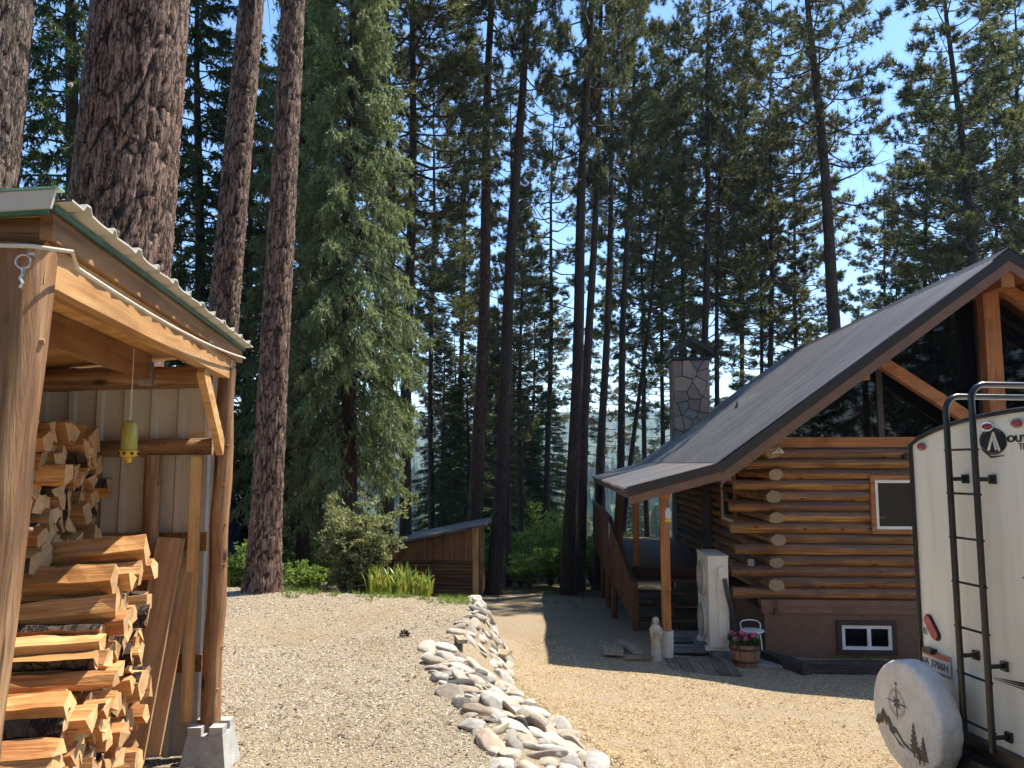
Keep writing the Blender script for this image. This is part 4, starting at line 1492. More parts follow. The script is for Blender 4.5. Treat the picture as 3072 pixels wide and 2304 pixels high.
def put_wood(lx, ly, z, rx, ry, rz, lab, grp, s=1.):
    o = link('split_firewood', SPL[rng.randrange(len(SPL)) if s < 1.2 else 3])
    o.matrix_world = Matrix.Translation(sw_(lx, ly, z)) @ Matrix.Rotation(STH, 4, 'Z') @ Euler((rx, ry, rz)).to_matrix().to_4x4() @ Matrix.Diagonal((rng.uniform(.9, 1.05), s, s, 1))
    return tag(o, lab, 'firewood', grp)


L1 = 'split firewood log in the tall back stack, cut end facing out'
L2 = 'split firewood log in the low front stack, lit by the sun'
hid = MB()            # the part of the tall stack that the front stack hides: one mass
z = .07
while z < 1.93:
    low = z < .72
    top = 2.52 - .2 * max(0, z - 1.6) - rng.uniform(0, .04)
    y = (1.75 if low else 1.70) + rng.uniform(-.03, .03)
    while y < top:
        if low:
            me_ = SPL[1 + 4 * rng.randrange(6)]
            M4 = Matrix.Translation((-.905 + rng.gauss(0, .03), y, z)) @ Euler((rng.uniform(0, 6.28), 0, rng.gauss(0, .06))).to_matrix().to_4x4() @ Matrix.Diagonal((1, 1.35, 1.35, 1))
            o_ = len(hid.V)
            hid.V += [tuple(M4 @ v.co) for v in me_.vertices]
            for p_ in me_.polygons:
                hid.F.append([o_ + k_ for k_ in p_.vertices]); hid.M.append(p_.material_index)
        else:
            put_wood(-.905 + rng.gauss(0, .035), y, z + rng.uniform(-.010, .012), rng.uniform(0, 6.28), rng.gauss(0, .05), rng.gauss(0, .09), L1, 'firewood in the tall back stack', .93)
        y += rng.uniform(.13, .15) if low else rng.uniform(.066, .083)
    z += .125 if low else .070
hw_o = hid.build('firewood_pile', [SPLITM[1], ENDM, BARKM])
hw_o.location = SH0; hw_o.rotation_euler = (0, 0, STH)
tag(hw_o, 'foot of the tall firewood stack hidden behind the front stack', 'firewood', kind='stuff')
z = .04
row = 0
while z < 1.20:
    f = .95 + .95 * max(0, z - .25) ** 1.15
    y = f + rng.uniform(-.02, .03)
    while y < 2.12 - .04 * rng.random():
        put_wood(-.49 + rng.gauss(0, .035) - .04 * (row % 3 == 1), y, z + rng.uniform(-.010, .012), rng.uniform(0, 6.28), rng.gauss(-.04, .04), rng.gauss(.0, .06), L2, 'firewood in the low front stack', .90)
        y += rng.uniform(.066, .088)
    z += .065
    row += 1
for (lx, ly, z, ry, rz, lab) in ((-.44, 1.93, 1.27, -.10, .05, 'largest firewood log, lying topmost on the low front stack'), (-.50, 1.72, 1.16, -.06, -.08, 'second firewood log from the top of the low front stack')):
    o = put_wood(lx, ly, z, .6, ry, rz, lab, None, 1.25)
# round logs and bark slabs on the ground beside the pier block
for (lx, ly, r, L, rz, lab) in ((-.27, 2.05, .055, .40, .1, 'short round log lying under the leaning planks'), (-.30, 1.80, .06, .30, .25, 'stubby round log beside the front woodpile foot'), (-.14, 2.18, .05, .42, -.15, 'barky round log next to the pier block'), (-.22, 1.62, .045, .36, .35, 'thin round log nearest the camera at the woodpile foot')):
    pts = [(-L / 2 + L * i / 4, 0, 0) for i in range(5)]
    o = MB().tube(pts, [r, r * 1.05, r * .97, r * 1.04, r], 12, True, 0, 1, .06, int(lx * -100)).build('round_log', [BARKM, ENDM], None, True, 50)
    o.location = sw_(lx, ly, r + .005); o.rotation_euler = (0, 0, STH + rz)
    tag(o, lab, 'log')

# ------------------------------------------------------------------ small log shed beyond the pad
SX, SY = at(1425, 1808, 18.9).x, 18.9
SZ = gz(SX, SY)
ls = thing('log_shed', 'small old shed of stacked poles with a single-slope roof', 'shed', (SX, SY, SZ), -.05)
MAT['oldlog'] = m_wood('old_pole', (.06, .028, .014), (.15, .075, .035), (.24, .13, .065), 'x', 20, 1.2, .8, .6, .01, .3)
WL = 2.0
for i in range(11):
    z = .03 + .085 * i
    MB().tube([(-WL, 0, z + .04), (-WL / 2, .005, z + .045), (-.06, 0, z + .04)], .043, 9, True, 0, 1, .05, i).build('pole', [MAT['oldlog'], MAT['logendx']], ls, True, 50)
    MB().tube([(-WL + .03, .05, z + .06), (-WL + .03, 2.0, z + .06)], .04, 7, True, 0, 0, .05, i).build('pole', MAT['logy'], ls, True, 50)
for k in range(8):
    x0 = -WL + .25 * k
    zt = 1.30 + .42 * (x0 + .12 + WL) / WL
    MB().b2(x0, x0 + .24, -.02, .005, .97, zt).build('gable_board', m_wood('gable_board', (.10, .04, .02), (.22, .10, .045), (.32, .16, .075), 'z', 18, 1, .7) if k == 0 else bpy.data.materials['gable_board'], ls)
for x, y in ((0, 0), (0, 1.6), (-WL, 1.9)):
    MB().tube([(x, y, -.1), (x, y, 1.78 if x == 0 else 1.4)], .085 if x == 0 else .06, 12, True, 0, 0, .03, 5).build('corner_post', MAT['pinez'] if x == 0 else MAT['deckz'], ls, True, 50)
rs = thing  # noqa
MB().prism([(-WL - .25, -.25, 1.30), (.30, -.25, 1.82), (.30, -.25, 1.88), (-WL - .25, -.25, 1.36)], (0, 2.5, 0)).build('roof', m_noise('old_shed_roof', [(.3, (.07, .065, .06)), (.7, (.20, .185, .17))], (1, 1, 1), 5, .8, .3), ls)
MB().b2(-WL, .0, 1.95, 1.98, 0, 1.35).build('rear_wall', MAT['oldlog'], ls)

# ------------------------------------------------------------------ dark roofed outbuilding glimpsed behind the far woodshed post
p = at(690, 1640, 15.5)
ob = thing('outbuilding', 'dark outbuilding with ribbed metal roof glimpsed behind the woodshed', 'building', (p.x - .9, 15.5, gz(p.x - .9, 15.5)), .15)
dm = m_plain('blue_black_metal', (.02, .028, .045), .35, .4)
MB().b2(-1.4, .75, 0, 2.4, -.1, 1.15).build('wall', m_plain('dark_wall', (.03, .03, .035), .7), ob)
r = MB()
x = -1.6
MB().prism([(-1.6, -.2, 1.2), (.95, -.2, 1.2), (.95, 1.3, 2.3), (-1.6, 1.3, 2.3)], (0, .03, .03)).prism([(-1.6, 1.3, 2.3), (.95, 1.3, 2.3), (.95, 2.7, 1.2), (-1.6, 2.7, 1.2)], (0, .03, .03)).build('roof', dm, ob)
rb = MB()
while x < .95:
    a, b = Vector((x, -.2, 1.235)), Vector((x, 1.3, 2.335))
    rb.box((a + b) / 2, (.03, (b - a).length, .03), (math.atan2(1.1, 1.5), 0, 0))
    x += .2
rb.build('roof_rib', dm, ob)
MB().b2(.76, .80, .3, .5, .1, 1.0).build('yellow_board', m_plain('yellow_paint', (.55, .40, .04), .6), ob)

# ------------------------------------------------------------------ travel trailer
TH = math.atan2(.1445, .9895)
T0 = Vector((3.236, 4.673, -.72))
tex = Vector((math.cos(TH), math.sin(TH), 0)); tey = Vector((-math.sin(TH), math.cos(TH), 0))
tr = thing('travel_trailer', 'cream travel trailer parked with its rear ladder towards the drive', 'trailer', T0, TH)


def tp(u, v, lx=0.):
    """trailer-local point (lx, ly, lz) on the plane lx that the photograph shows at (u, v)"""
    d = ray(u, v)
    t = (lx + T0.dot(tex)) / d.dot(tex) if False else (lx - (Vector((0, 0, CAMZ)) - T0).dot(tex)) / d.dot(tex)
    P = Vector((0, 0, CAMZ)) + d * t - T0
    return Vector((lx, P.dot(tey), P.z))


def z5(a, b):
    return 2572 + a * .695, 1150 + b * .695


MAT['rv'] = m_noise('cream_fibreglass', [(.28, (.62, .56, .44)), (.42, (.76, .69, .55)), (.7, (.83, .77, .63))], (5, 5, .3), 2, .35, .05, .01, spec=.4, rnd=False)
MAT['rvtrim'] = m_plain('black_rubber', (.014, .012, .012), .35)
MAT['blk'] = m_plain('black_tube_paint', (.018, .016, .015), .28, dirt=.4)
RED, nt, bs = newmat('red_lens')
bs.inputs['Base Color'].default_value = (.33, .012, .018, 1); bs.inputs['Roughness'].default_value = .12
bs.inputs['Coat Weight'].default_value = .6
nn = noise(nt, coords(nt), 60, 2); bump(nt, bs, nn, .2, .004)
CHR = m_plain('chrome', (.8, .8, .8), .12, 1.0, dirt=.1)
corner = tp(2735, 1335)
HWY = corner.y
ZC = corner.z
ZB = .62


def topz(y):
    return ZC + .20 * (1 - (y / HWY) ** 2) ** .75 if abs(y) < HWY else ZC


arc = [(y, topz(y)) for y in np.linspace(HWY, -HWY, 25)]
poly = [(0, -HWY, ZB), (0, HWY, ZB)] + [(0, y, z) for y, z in arc]
MB().prism(poly, (7.2, 0, 0)).build('body', MAT['rv'], tr)
# black edge moulding round the rear face
path = [(-.012, HWY, ZB)] + [(-.012, y, z) for y, z in arc] + [(-.012, -HWY, ZB)]
MB().tube(path, .016, 6).build('edge_moulding', MAT['rvtrim'], tr, True)
MB().b2(-.06, 7.2, -HWY + .03, HWY - .03, ZB - .10, ZB - .002).build('underframe', MAT['rvtrim'], tr)
MB().b2(-.15, -.04, -HWY + .12, HWY - .12, .40, .515).build('bumper', MAT['rvtrim'], tr)
for y in (-.5, .5):
    MB().b2(-.04, .6, y - .04, y + .04, .41, .51).build('bumper_arm', MAT['rvtrim'], tr)
for x in (3.0, 3.85):
    for y in (-HWY + .12, HWY - .12):
        w = MB().tube([(x, y - .1, .34), (x, y + .1, .34)], .34, 24).build('wheel', m_plain('tyre_rubber', (.02, .02, .02), .85) if 'tyre_rubber' not in bpy.data.materials else bpy.data.materials['tyre_rubber'], tr, True)
        MB().tube([(x, y - .104, .34), (x, y + .104, .34)], .19, 20).build('rim', MAT['white'], w, True)
MB().tube([(7.2, 0, .5), (8.3, 0, .48)], .05, 8).build('tongue', MAT['rvtrim'], tr)
MB().tube([(8.1, 0, .48), (8.1, 0, .0)], .03, 8).build('tongue_jack', MAT['rvtrim'], tr)


def ell(c, ry, rz, n=20, lx=-.02, rot=0.):
    out = []
    for j in range(n):
        t = 6.2832 * j / n
        a, b = ry * math.cos(t), rz * math.sin(t)
        out.append((lx, c.y + a * math.cos(rot) - b * math.sin(rot), c.z + a * math.sin(rot) + b * math.cos(rot)))
    return out


for p in (z5(285, 273), z5(568, 187), z5(697, 171)):
    c = tp(*p)
    l_ = MB().prism(ell(c, .055, .032, 20, -.001), (-.014, 0, 0)).build('clearance_light', CHR, tr)
    V = []
    for k, (f, h) in enumerate(((1, 0), (.85, .012), (.5, .02), (.1, .022))):
        V += [(-.0155 - h, c.y + .042 * f * math.cos(6.2832 * j / 16), c.z + .022 * f * math.sin(6.2832 * j / 16)) for j in range(16)]
    F_ = [(k * 16 + j, k * 16 + (j + 1) % 16, k * 16 + 16 + (j + 1) % 16, k * 16 + 16 + j) for k in range(3) for j in range(16)] + [tuple(48 + j for j in range(16))]
    MB().add(V, F_).build('lens', RED, l_, True)
# oval tail light, leaning
c = tp(*z5(328, 1053))
a, b = tp(*z5(312, 1018)), tp(*z5(346, 1088))
dd = (b - a).normalized()
stad = []
for e, s in ((b, 1), (a, -1)):
    for t in np.linspace(-math.pi / 2, math.pi / 2, 9):
        pv = Vector((0, -dd.z, dd.y))
        v_ = e + dd * s * .038 * math.cos(t) + pv * s * .038 * math.sin(t)
        stad.append((-.001, v_.y, v_.z))
tl = MB().prism(stad, (-.012, 0, 0)).build('tail_light', MAT['rvtrim'], tr)
MB().prism([(-.014, c.y + (y - c.y) * .88, c.z + (z - c.z) * .88) for x, y, z in stad], (-.014, 0, 0)).build('lens', RED, tl)
# small printed sticker
c = tp(*z5(293, 1068))
MB().box((-.003, c.y, c.z), (.004, .055, .05)).build('sticker', m_plain('sticker_white', (.7, .68, .62), .5), tr)
for k in range(4):
    MB().box((-.007, c.y, c.z - .017 + .011 * k), (.002, .042 - .008 * (k % 2), .005)).build('sticker_line', MAT['dark'], tr)


def text_mesh(s, size, bold=0.):
    cu = bpy.data.curves.new('lettering', 'FONT')
    cu.body = s
    cu.size = size
    cu.offset = bold
    cu.extrude = .0015
    cu.align_x = 'CENTER'; cu.align_y = 'CENTER'
    o = bpy.data.objects.new('lettering', cu)
    C.objects.link(o)
    bpy.context.view_layer.update()
    me = bpy.data.meshes.new_from_object(o.evaluated_get(bpy.context.evaluated_depsgraph_get()))
    bpy.data.objects.remove(o)
    return me


REAR = Matrix(((0, 0, -1), (-1, 0, 0), (0, 1, 0)))          # text x -> -y, text y -> z, text normal -> -x


def lettering(s, c, size, mat, parent, lx=-.006, bold=.002, sx=1., name='lettering'):
    me = text_mesh(s, size, bold)
    me.materials.clear(); me.materials.append(mat)
    o = link(name, me, parent)
    o.matrix_local = Matrix.Translation((lx, c.y, c.z)) @ REAR.to_4x4() @ Matrix.Diagonal((sx, 1, 1, 1))
    return o


# licence plate
c = tp(*z5(344, 1207))
pl = MB().box((-.012, c.y, c.z), (.006, .31, .155)).build('licence_plate', m_plain('plate_white', (.66, .60, .55), .4), tr)
MB().box((-.0165, c.y, c.z + .058), (.002, .305, .036)).build('plate_band', m_plain('plate_red', (.50, .09, .06), .4), pl)
MB().box((-.0165, c.y, c.z - .066), (.002, .305, .02)).build('plate_foot', m_plain('plate_blue', (.10, .16, .30), .4), pl)
lettering('6B 3706H', c + Vector((0, 0, -.012)), .072, m_plain('plate_navy', (.05, .05, .12), .4), pl, -.017, .001, .95)
c2 = tp(*z5(326, 1152))
MB().box((-.03, c2.y, c2.z), (.05, .10, .035)).build('plate_lamp', MAT['rvtrim'], tr)
# oval emblem: black disc, pale ring gap, tent strokes
c = tp(*z5(588, 250))
em = MB().prism(ell(c, .105, .075, 32, -.002), (-.003, 0, 0)).build('emblem', MAT['dark'], tr)
ring = MB()
n = 40
V = []
for f in (1.0, .90):
    V += ell(c, .118 * f, .088 * f, n, -.0065)
ring.add(V, [(j, (j + 1) % n, n + (j + 1) % n, n + j) for j in range(n)]).build('emblem_ring', MAT['dark'], em)
for pts in ([(-.055, -.06), (.002, .062), (.016, .062), (-.03, -.06)], [(.016, .062), (.030, .02), (.062, -.06), (.045, -.068), (.02, .0), (.004, .05)], [(.004, .03), (.032, -.055), (.018, -.062), (-.002, .01)]):
    MB().prism([(-.0055, c.y - a, c.z + b) for a, b in pts], (-.002, 0, 0)).build('emblem_stroke', MAT['rv'], em)
MB().tube([(-.007, c.y + .11, c.z - .05), (-.007, c.y + .02, c.z - .105), (-.007, c.y - .09, c.z - .095)], [.002, .006, .002], 5).build('emblem_swoosh', MAT['dark'], em)
ct = tp(3054, 700 + 1462 / 2.37)
lettering('OUT', ct, .058, MAT['dark'], tr, -.006, .002, 1.35)
ct = tp(3067, 700 + 1518 / 2.37)
lettering('TI', ct, .058, MAT['dark'], tr, -.006, .0)
# swept stripes low on the right
for k in range(3):
    a = tp(*z5(585 + 3 * k, 1268 + 5 * k)); b = tp(*z5(719, 1300 + 10 * k)); e = b + (b - a) * 2
    MB().prism([(-.001, a.y, a.z), (-.001, b.y, b.z + .012 - .004 * k), (-.001, e.y, e.z + .05), (-.001, e.y, e.z + .028), (-.001, b.y, b.z - .004)], (-.002, 0, 0)).build('stripe', MAT['dark'], tr)
a = tp(*z5(712, 840))
MB().prism([(-.001, a.y + .0, a.z), (-.001, a.y - .22, a.z + .13), (-.001, a.y - .30, a.z + .11), (-.001, a.y - .2, a.z - .02)], (-.002, 0, 0)).build('stripe', MAT['dark'], tr)
# ladder
LX = -.13
l0t, l0b = tp(*z5(393, 200), LX), tp(*z5(455, 1490), LX)
l1t, l1b = tp(*z5(508, 200), LX), tp(*z5(577, 1590), LX)
ly0 = (l0t.y + l0b.y) / 2; ly1 = (l1t.y + l1b.y) / 2
lad = link('ladder', None, tr)
zt0, zt1 = topz(ly0) + .17, topz(ly1) + .20
for ly, zt, zb in ((ly0, zt0, l0b.z), (ly1, zt1, l1b.z)):
    bend = [(LX + .10 - .10 * math.cos(t), ly, zt - .10 + .10 * math.sin(t)) for t in np.linspace(0, math.pi / 2, 7)]
    back = [(.62 + .10 * math.sin(t), ly, zt - .10 + .10 * math.cos(t)) for t in np.linspace(0, math.pi / 2, 7)]
    MB().tube([(LX, ly, zb)] + [(LX, ly, zb + (zt - .1 - zb) * i / 6) for i in range(1, 6)] + bend + back + [(.72, ly, topz(ly))], .021, 12).build('rail', MAT['blk'], lad, True, 60)
for yy in (288, 473, 660, 847, 1035, 1225, 1420):
    a = tp(*z5(390, yy), LX)
    MB().tube([(LX, ly0 + .03, a.z), (LX, ly1 - .03, a.z)], .012, 8, True, 0, None, 0, 0, .7).build('rung', MAT['blk'], lad, True, 60)
for (px, py), ly in ((z5(412, 413), ly0), (z5(530, 415), ly1), (z5(450, 1178), ly0), (z5(575, 1228), ly1), (z5(590, 1535), ly1)):
    zc = tp(px, py, LX).z
    MB().tube([(LX + .02, ly, zc), (-.02, ly, zc)], .015, 8).box((-.012, ly, zc), (.022, .05, .06)).build('standoff', MAT['blk'], lad)

# spare wheel in a printed cover
cF = tp(*z5(203, 1440), -.34)
spt = thing('spare_wheel', 'spare wheel in white cover printed with compass, mountains and pines', 'spare wheel', T0 + tex * -.34 + tey * cF.y + Vector((0, 0, cF.z)), TH)
RT = .375
COV, nt, bs = newmat('white_vinyl_cover')
nn = noise(nt, coords(nt), 7, 5, .6)
nt.links.new(ramp(nt, nn, [(.3, (.60, .55, .48)), (.7, (.76, .71, .63))]), bs.inputs['Base Color'])
bs.inputs['Roughness'].default_value = .55
n2 = noise(nt, coords(nt, (1, 1, 1)), 16, 3, .6); bump(nt, bs, n2, .7, .03)
prof = [(.0, -.004), (.20, -.003), (.33, .0), (.355, .004), (.370, .012), (.377, .03), (.380, .07), (.380, .12), (.372, .16), (.35, .178), (.25, .18)]
n = 72
V = []
for i, (r, x) in enumerate(prof):
    for j in range(n):
        t = 6.2832 * j / n
        f = 1 + (.012 * math.sin(t * 24 + math.sin(t * 3) * 2) * min(1, max(0, (x - .03) / .1)))
        V.append((x, r * f * math.cos(t), r * f * math.sin(t)))
F_ = [(i * n + j, i * n + (j + 1) % n, (i + 1) * n + (j + 1) % n, (i + 1) * n + j) for i in range(len(prof) - 1) for j in range(n)]
cov = MB().add(V, F_).build('cover', COV, spt, True, 180)
MB().tube([(.10, 0, 0), (.25, 0, 0)], .07, 12).b2(.19, .25, -.05, .05, -.25, .1).build('mount', MAT['rvtrim'], spt)
INK = m_plain('print_ink', (.10, .075, .065), .6)


def print_poly(pts, name='print'):
    """flat printed shape on the cover face: points are (right, up) as seen from behind the trailer"""
    MB().prism([(-.0075, -a, b) for a, b in pts], (-.0015, 0, 0)).build(name, INK, cov)


cx, cy, R0 = -.07, .075, .092
for f0, f1 in ((1.0, .96), (.84, .81)):
    m_ = MB(); nn_ = 40
    V = [(-.0085, -(cx + R0 * f * math.cos(6.2832 * j / nn_)), cy + R0 * f * math.sin(6.2832 * j / nn_)) for f in (f0, f1) for j in range(nn_)]
    m_.add(V, [(j, (j + 1) % nn_, nn_ + (j + 1) % nn_, nn_ + j) for j in range(nn_)]).build('compass_ring', INK, cov)
for k in range(8):
    t = k * math.pi / 4 + math.pi / 2
    L_ = R0 * (1.28 if k % 2 == 0 else .62)
    a = (cx + L_ * math.cos(t), cy + L_ * math.sin(t))
    b = (cx + .016 * math.cos(t + .6), cy + .016 * math.sin(t + .6))
    c = (cx + .016 * math.cos(t - .6), cy + .016 * math.sin(t - .6))
    print_poly([(cx, cy), c, a] if k % 2 == 0 else [b, c, a], 'compass_point')
    if k % 2 == 0:
        m_ = MB()
        m_.tube([(-.008, -b[0], b[1]), (-.008, -a[0], a[1])], .0012, 4, False).build('compass_line', INK, cov)
lettering('N', Vector((0, -(cx), cy + R0 * 1.42)), .03, INK, cov, -.0085, 0., 1.)
print_poly([(-.33, -.13), (-.29, -.06), (-.27, -.075), (-.235, -.005), (-.20, -.055), (-.175, -.045), (-.13, -.105), (-.10, -.10), (-.02, -.165), (.125, -.225), (-.01, -.19), (-.09, -.135), (-.12, -.15), (-.135, -.12), (-.16, -.145), (-.18, -.085), (-.20, -.12), (-.225, -.07), (-.245, -.12), (-.265, -.10), (-.285, -.14)], 'mountain_print')
print_poly([(-.17, -.115), (-.15, -.15), (-.11, -.165), (-.06, -.205), (.0, -.215), (-.07, -.185), (-.12, -.15)], 'mountain_print')


def pine_print(x, y, h, w):
    L_, R_ = [], []
    for k in range(6):
        t = k / 6
        zz = y + h * (1 - t)
        ww = w * (.15 + t)
        R_ += [(x + ww * .35, zz - h * .06), (x + ww, zz - h * .15)]
        L_ += [(x - ww * .35, zz - h * .06), (x - ww * .95, zz - h * .14)]
    pts = [(x, y + h)] + R_ + [(x + .006, y), (x + .006, y - .03), (x - .006, y - .03), (x - .006, y)] + L_[::-1]
    print_poly(pts, 'pine_print')


pine_print(.10, -.205, .20, .062)
pine_print(.195, -.225, .16, .055)
pine_print(.15, -.235, .09, .035)

# ------------------------------------------------------------------ foliage prototypes
def unit(v):
    return v / np.maximum(np.linalg.norm(v, axis=-1, keepdims=True), 1e-9)


def blades(P, D, n, L, W, spread, seed, droop=0.):
    """n needle blades per point: slim triangles fanned about direction D"""
    r = np.random.default_rng(seed)
    P = np.repeat(P, n, 0); D = np.repeat(D, n, 0)
    k = len(P)
    d = unit(D + spread * r.normal(size=(k, 3)))
    d[:, 2] -= droop
    d = unit(d)
    s = unit(np.cross(d, r.normal(size=(k, 3))))
    ln = L * r.uniform(.65, 1.2, (k, 1))
    a = P - s * W * .5; b = P + s * W * .5; c = P + d * ln
    V = np.stack([a, b, c], 1).reshape(-1, 3)
    return V, np.arange(3 * k).reshape(-1, 3)


def limb_mesh(lines, nside=3):
    V = []; F_ = []
    for pts, r0, r1 in lines:
        k = len(pts); o = len(V)
        for i, p in enumerate(pts):
            d = np.array(pts[min(i + 1, k - 1)]) - np.array(pts[max(i - 1, 0)])
            d = d / (np.linalg.norm(d) + 1e-9)
            a = np.cross(d, (0, 0, 1.)); a = a / (np.linalg.norm(a) + 1e-6); b = np.cross(a, d)
            rr = r0 + (r1 - r0) * i / (k - 1)
            for j in range(nside):
                t = 6.2832 * j / nside
                V.append(np.array(p) + rr * (a * math.cos(t) + b * math.sin(t)))
        for i in range(k - 1):
            for j in range(nside):
                j2 = (j + 1) % nside
                F_.append((o + i * nside + j, o + i * nside + j2, o + (i + 1) * nside + j2, o + (i + 1) * nside + j))
    return np.array(V), np.array(F_)


NEEDLE = [m_leaf('pine_needle', [(0, (.025, .032, .014)), (.5, (.065, .078, .034)), (1, (.20, .21, .11))], .42, .5, .4, (.22, .25, .04)),
          m_leaf('pine_needle_pale', [(0, (.032, .040, .02)), (.5, (.085, .098, .048)), (1, (.25, .25, .14))], .42, .5, .4, (.25, .27, .06))]
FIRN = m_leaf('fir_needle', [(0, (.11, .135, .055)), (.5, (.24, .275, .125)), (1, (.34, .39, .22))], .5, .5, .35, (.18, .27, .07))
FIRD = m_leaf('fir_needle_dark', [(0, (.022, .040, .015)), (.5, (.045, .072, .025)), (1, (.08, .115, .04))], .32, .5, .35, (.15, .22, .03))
TWIG = m_plain('twig_bark', (.065, .050, .040), .9, dirt=.4)
BARK = [m_bark('pine_bark', (.018, .011, .008), (.085, .048, .033), (.17, .115, .085), 2.0, False, .008),
        m_bark('pine_bark_dark', (.012, .009, .008), (.05, .034, .026), (.095, .068, .052), 2.0, False, .008)]
NBARK = m_bark('near_pine_bark', (.010, .006, .005), (.125, .064, .044), (.50, .35, .27), 1.9, True, .014)
NBARKB = m_bark('near_pine_bark_grey', (.010, .007, .006), (.095, .058, .044), (.50, .39, .32), 1.9, True, .014)


def pine_proto(seed, c0=.34, R=2.7, nb=92, H=20., nt_=18, L=.21, bare=.18, mat=0):
    r = random.Random(seed)
    lines = []; TP = []; TD = []
    for i in range(nb):
        t = (i + r.random()) / nb
        z = H * (c0 + (1 - c0) * t)
        az = i * 2.399 + r.uniform(-.5, .5)
        prof = min(1., .55 + 1.6 * t) * (1 - t) ** .62 + .10
        ln = R * prof * r.uniform(.55, 1.12)
        el = -.22 + .75 * t + r.uniform(-.18, .18)
        ca, sa = math.cos(az), math.sin(az)
        curl = r.uniform(.05, .30)
        side = r.uniform(-.25, .25)
        def pt(s):
            x = ln * s
            return np.array([ca * x - sa * side * x * s, sa * x + ca * side * x * s, z + ln * (math.tan(el) * s * .9 - .35 * s * (1 - s) + curl * s * s)])
        lines.append(([pt(s) for s in (0, .25, .5, .75, 1)], .012 + .012 * ln, .006))
        if t < bare and r.random() < .75:           # dead lower limbs, bare twigs
            for _ in range(5):
                s = r.uniform(.35, .98); p = pt(s)
                d = np.array([ca, sa, 0]) * .5 + np.array([r.gauss(0, .6), r.gauss(0, .6), r.uniform(-.9, .1)])
                lines.append(([p, p + d * .25, p + d * .45 + np.array([0, 0, -.08])], .006, .003))
            continue
        nt2 = int(6 + ln * 8.5)
        for _ in range(nt2):
            s = r.uniform(.38, 1.) ** .85
            p = pt(s)
            an = az + r.choice((-1, 1)) * r.uniform(.35, 1.3)
            tl = ln * .34 * (1.25 - s) + .16
            d = np.array([math.cos(an), math.sin(an), r.uniform(-.25, .55)])
            q = p + d * tl
            lines.append(([p, p + d * tl * .5 + np.array([0, 0, -.03]), q], .007, .004))
            for f in (1., .78, .52):
                if f == 1. or r.random() < .7:
                    TP.append(p + d * tl * f + np.array([r.gauss(0, .03), r.gauss(0, .03), r.gauss(0, .03)]))
                    TD.append(d * .8 + np.array([0, 0, .35]))
        TP.append(pt(1.)); TD.append(np.array([ca, sa, .4]))
        TP.append(pt(.9)); TD.append(np.array([ca, sa, .5]))
    TP.append(np.array([0, 0, H + .1])); TD.append(np.array([0, 0, 1.]))
    V, F_ = blades(np.array(TP), unit(np.array(TD)), nt_, L, .026, .62, seed)
    crown = np_mesh('crown', V, F_, NEEDLE[mat])
    V, F_ = limb_mesh(lines)
    return crown, np_mesh('limbs', V, F_, TWIG)


def fir_proto(seed, H=12., R=2.1, nb=230, mat=None, dens=1., c0=.06):
    r = random.Random(seed)
    rn = np.random.default_rng(seed)
    lines = []; TP = []; TD = []
    for i in range(nb):
        t = (i + r.random()) / nb
        z = H * (c0 + (1 - c0) * t ** .95)
        az = i * 2.399 + r.uniform(-.35, .35)
        ln = (R * (1 - t) ** .8 * r.uniform(.72, 1.12) + .12) * (1 if t > .06 else .75)
        ca, sa = math.cos(az), math.sin(az)
        el = -.20 + .75 * t ** 1.5 + r.uniform(-.12, .12)
        def pt(s):
            return np.array([ca * ln * s, sa * ln * s, z + ln * (el * s - .30 * s * s + .16 * s ** 3)])
        lines.append(([pt(0), pt(.35), pt(.7), pt(1.)], .010 + .008 * ln, .004))
        ns = int((10 + ln * 15) * dens)
        for _ in range(ns):
            s = r.uniform(.18, 1.) ** .75
            p = pt(s)
            an = az + r.choice((-1, 1)) * r.uniform(.5, 1.15)
            tl = (.16 + .24 * ln * (1.05 - s)) * r.uniform(.6, 1.2)
            hang = r.uniform(.25, .95)
            d = np.array([math.cos(an), math.sin(an), -hang])
            for f in np.arange(.15, 1.01, max(.13, .09 / max(tl, .1))):
                TP.append(p + d * tl * f); TD.append(d * .9 + np.array([0, 0, -.05]))
        for s in np.arange(.3, 1.02, .07):
            TP.append(pt(s)); TD.append(np.array([ca, sa, -.1]))
    TP.append(np.array([0, 0, H])); TD.append(np.array([0, 0, 1.]))
    V, F_ = blades(np.array(TP), unit(np.array(TD)), 5, .13, .034, .55, seed)
    crown = np_mesh('crown', V, F_, mat or FIRN)
    V, F_ = limb_mesh(lines)
    return crown, np_mesh('limbs', V, F_, TWIG)


PINES = [pine_proto(1, .34, 2.7, 80, mat=0), pine_proto(2, .45, 3.0, 74, mat=1), pine_proto(3, .28, 2.3, 88, mat=0), pine_proto(4, .38, 3.1, 86, mat=1), pine_proto(5, .50, 2.5, 70, mat=0), pine_proto(6, .22, 2.1, 94, mat=1, bare=.3)]
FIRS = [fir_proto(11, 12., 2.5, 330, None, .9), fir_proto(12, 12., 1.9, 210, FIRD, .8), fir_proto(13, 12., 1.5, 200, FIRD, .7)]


# ------------------------------------------------------------------ trunks
def cell2(u, v, per, seed):
    """F1, F2 of a jittered cell pattern, periodic in u with the integer period per"""
    ui, vi = np.floor(u), np.floor(v)
    f1 = np.full(u.shape, 9.); f2 = f1.copy()
    for di in (-1, 0, 1):
        for dj in (-1, 0, 1):
            ci, cj = ui + di, vi + dj
            h1 = hash2(np.mod(ci, per), cj, seed); h2 = hash2(np.mod(ci, per), cj, seed + 5)
            d = np.hypot(ci + .1 + .8 * h1 - u, cj + .1 + .8 * h2 - v)
            lo = np.minimum(f1, d); f2 = np.minimum(f2, np.maximum(f1, d)); f1 = lo
    return f1, f2


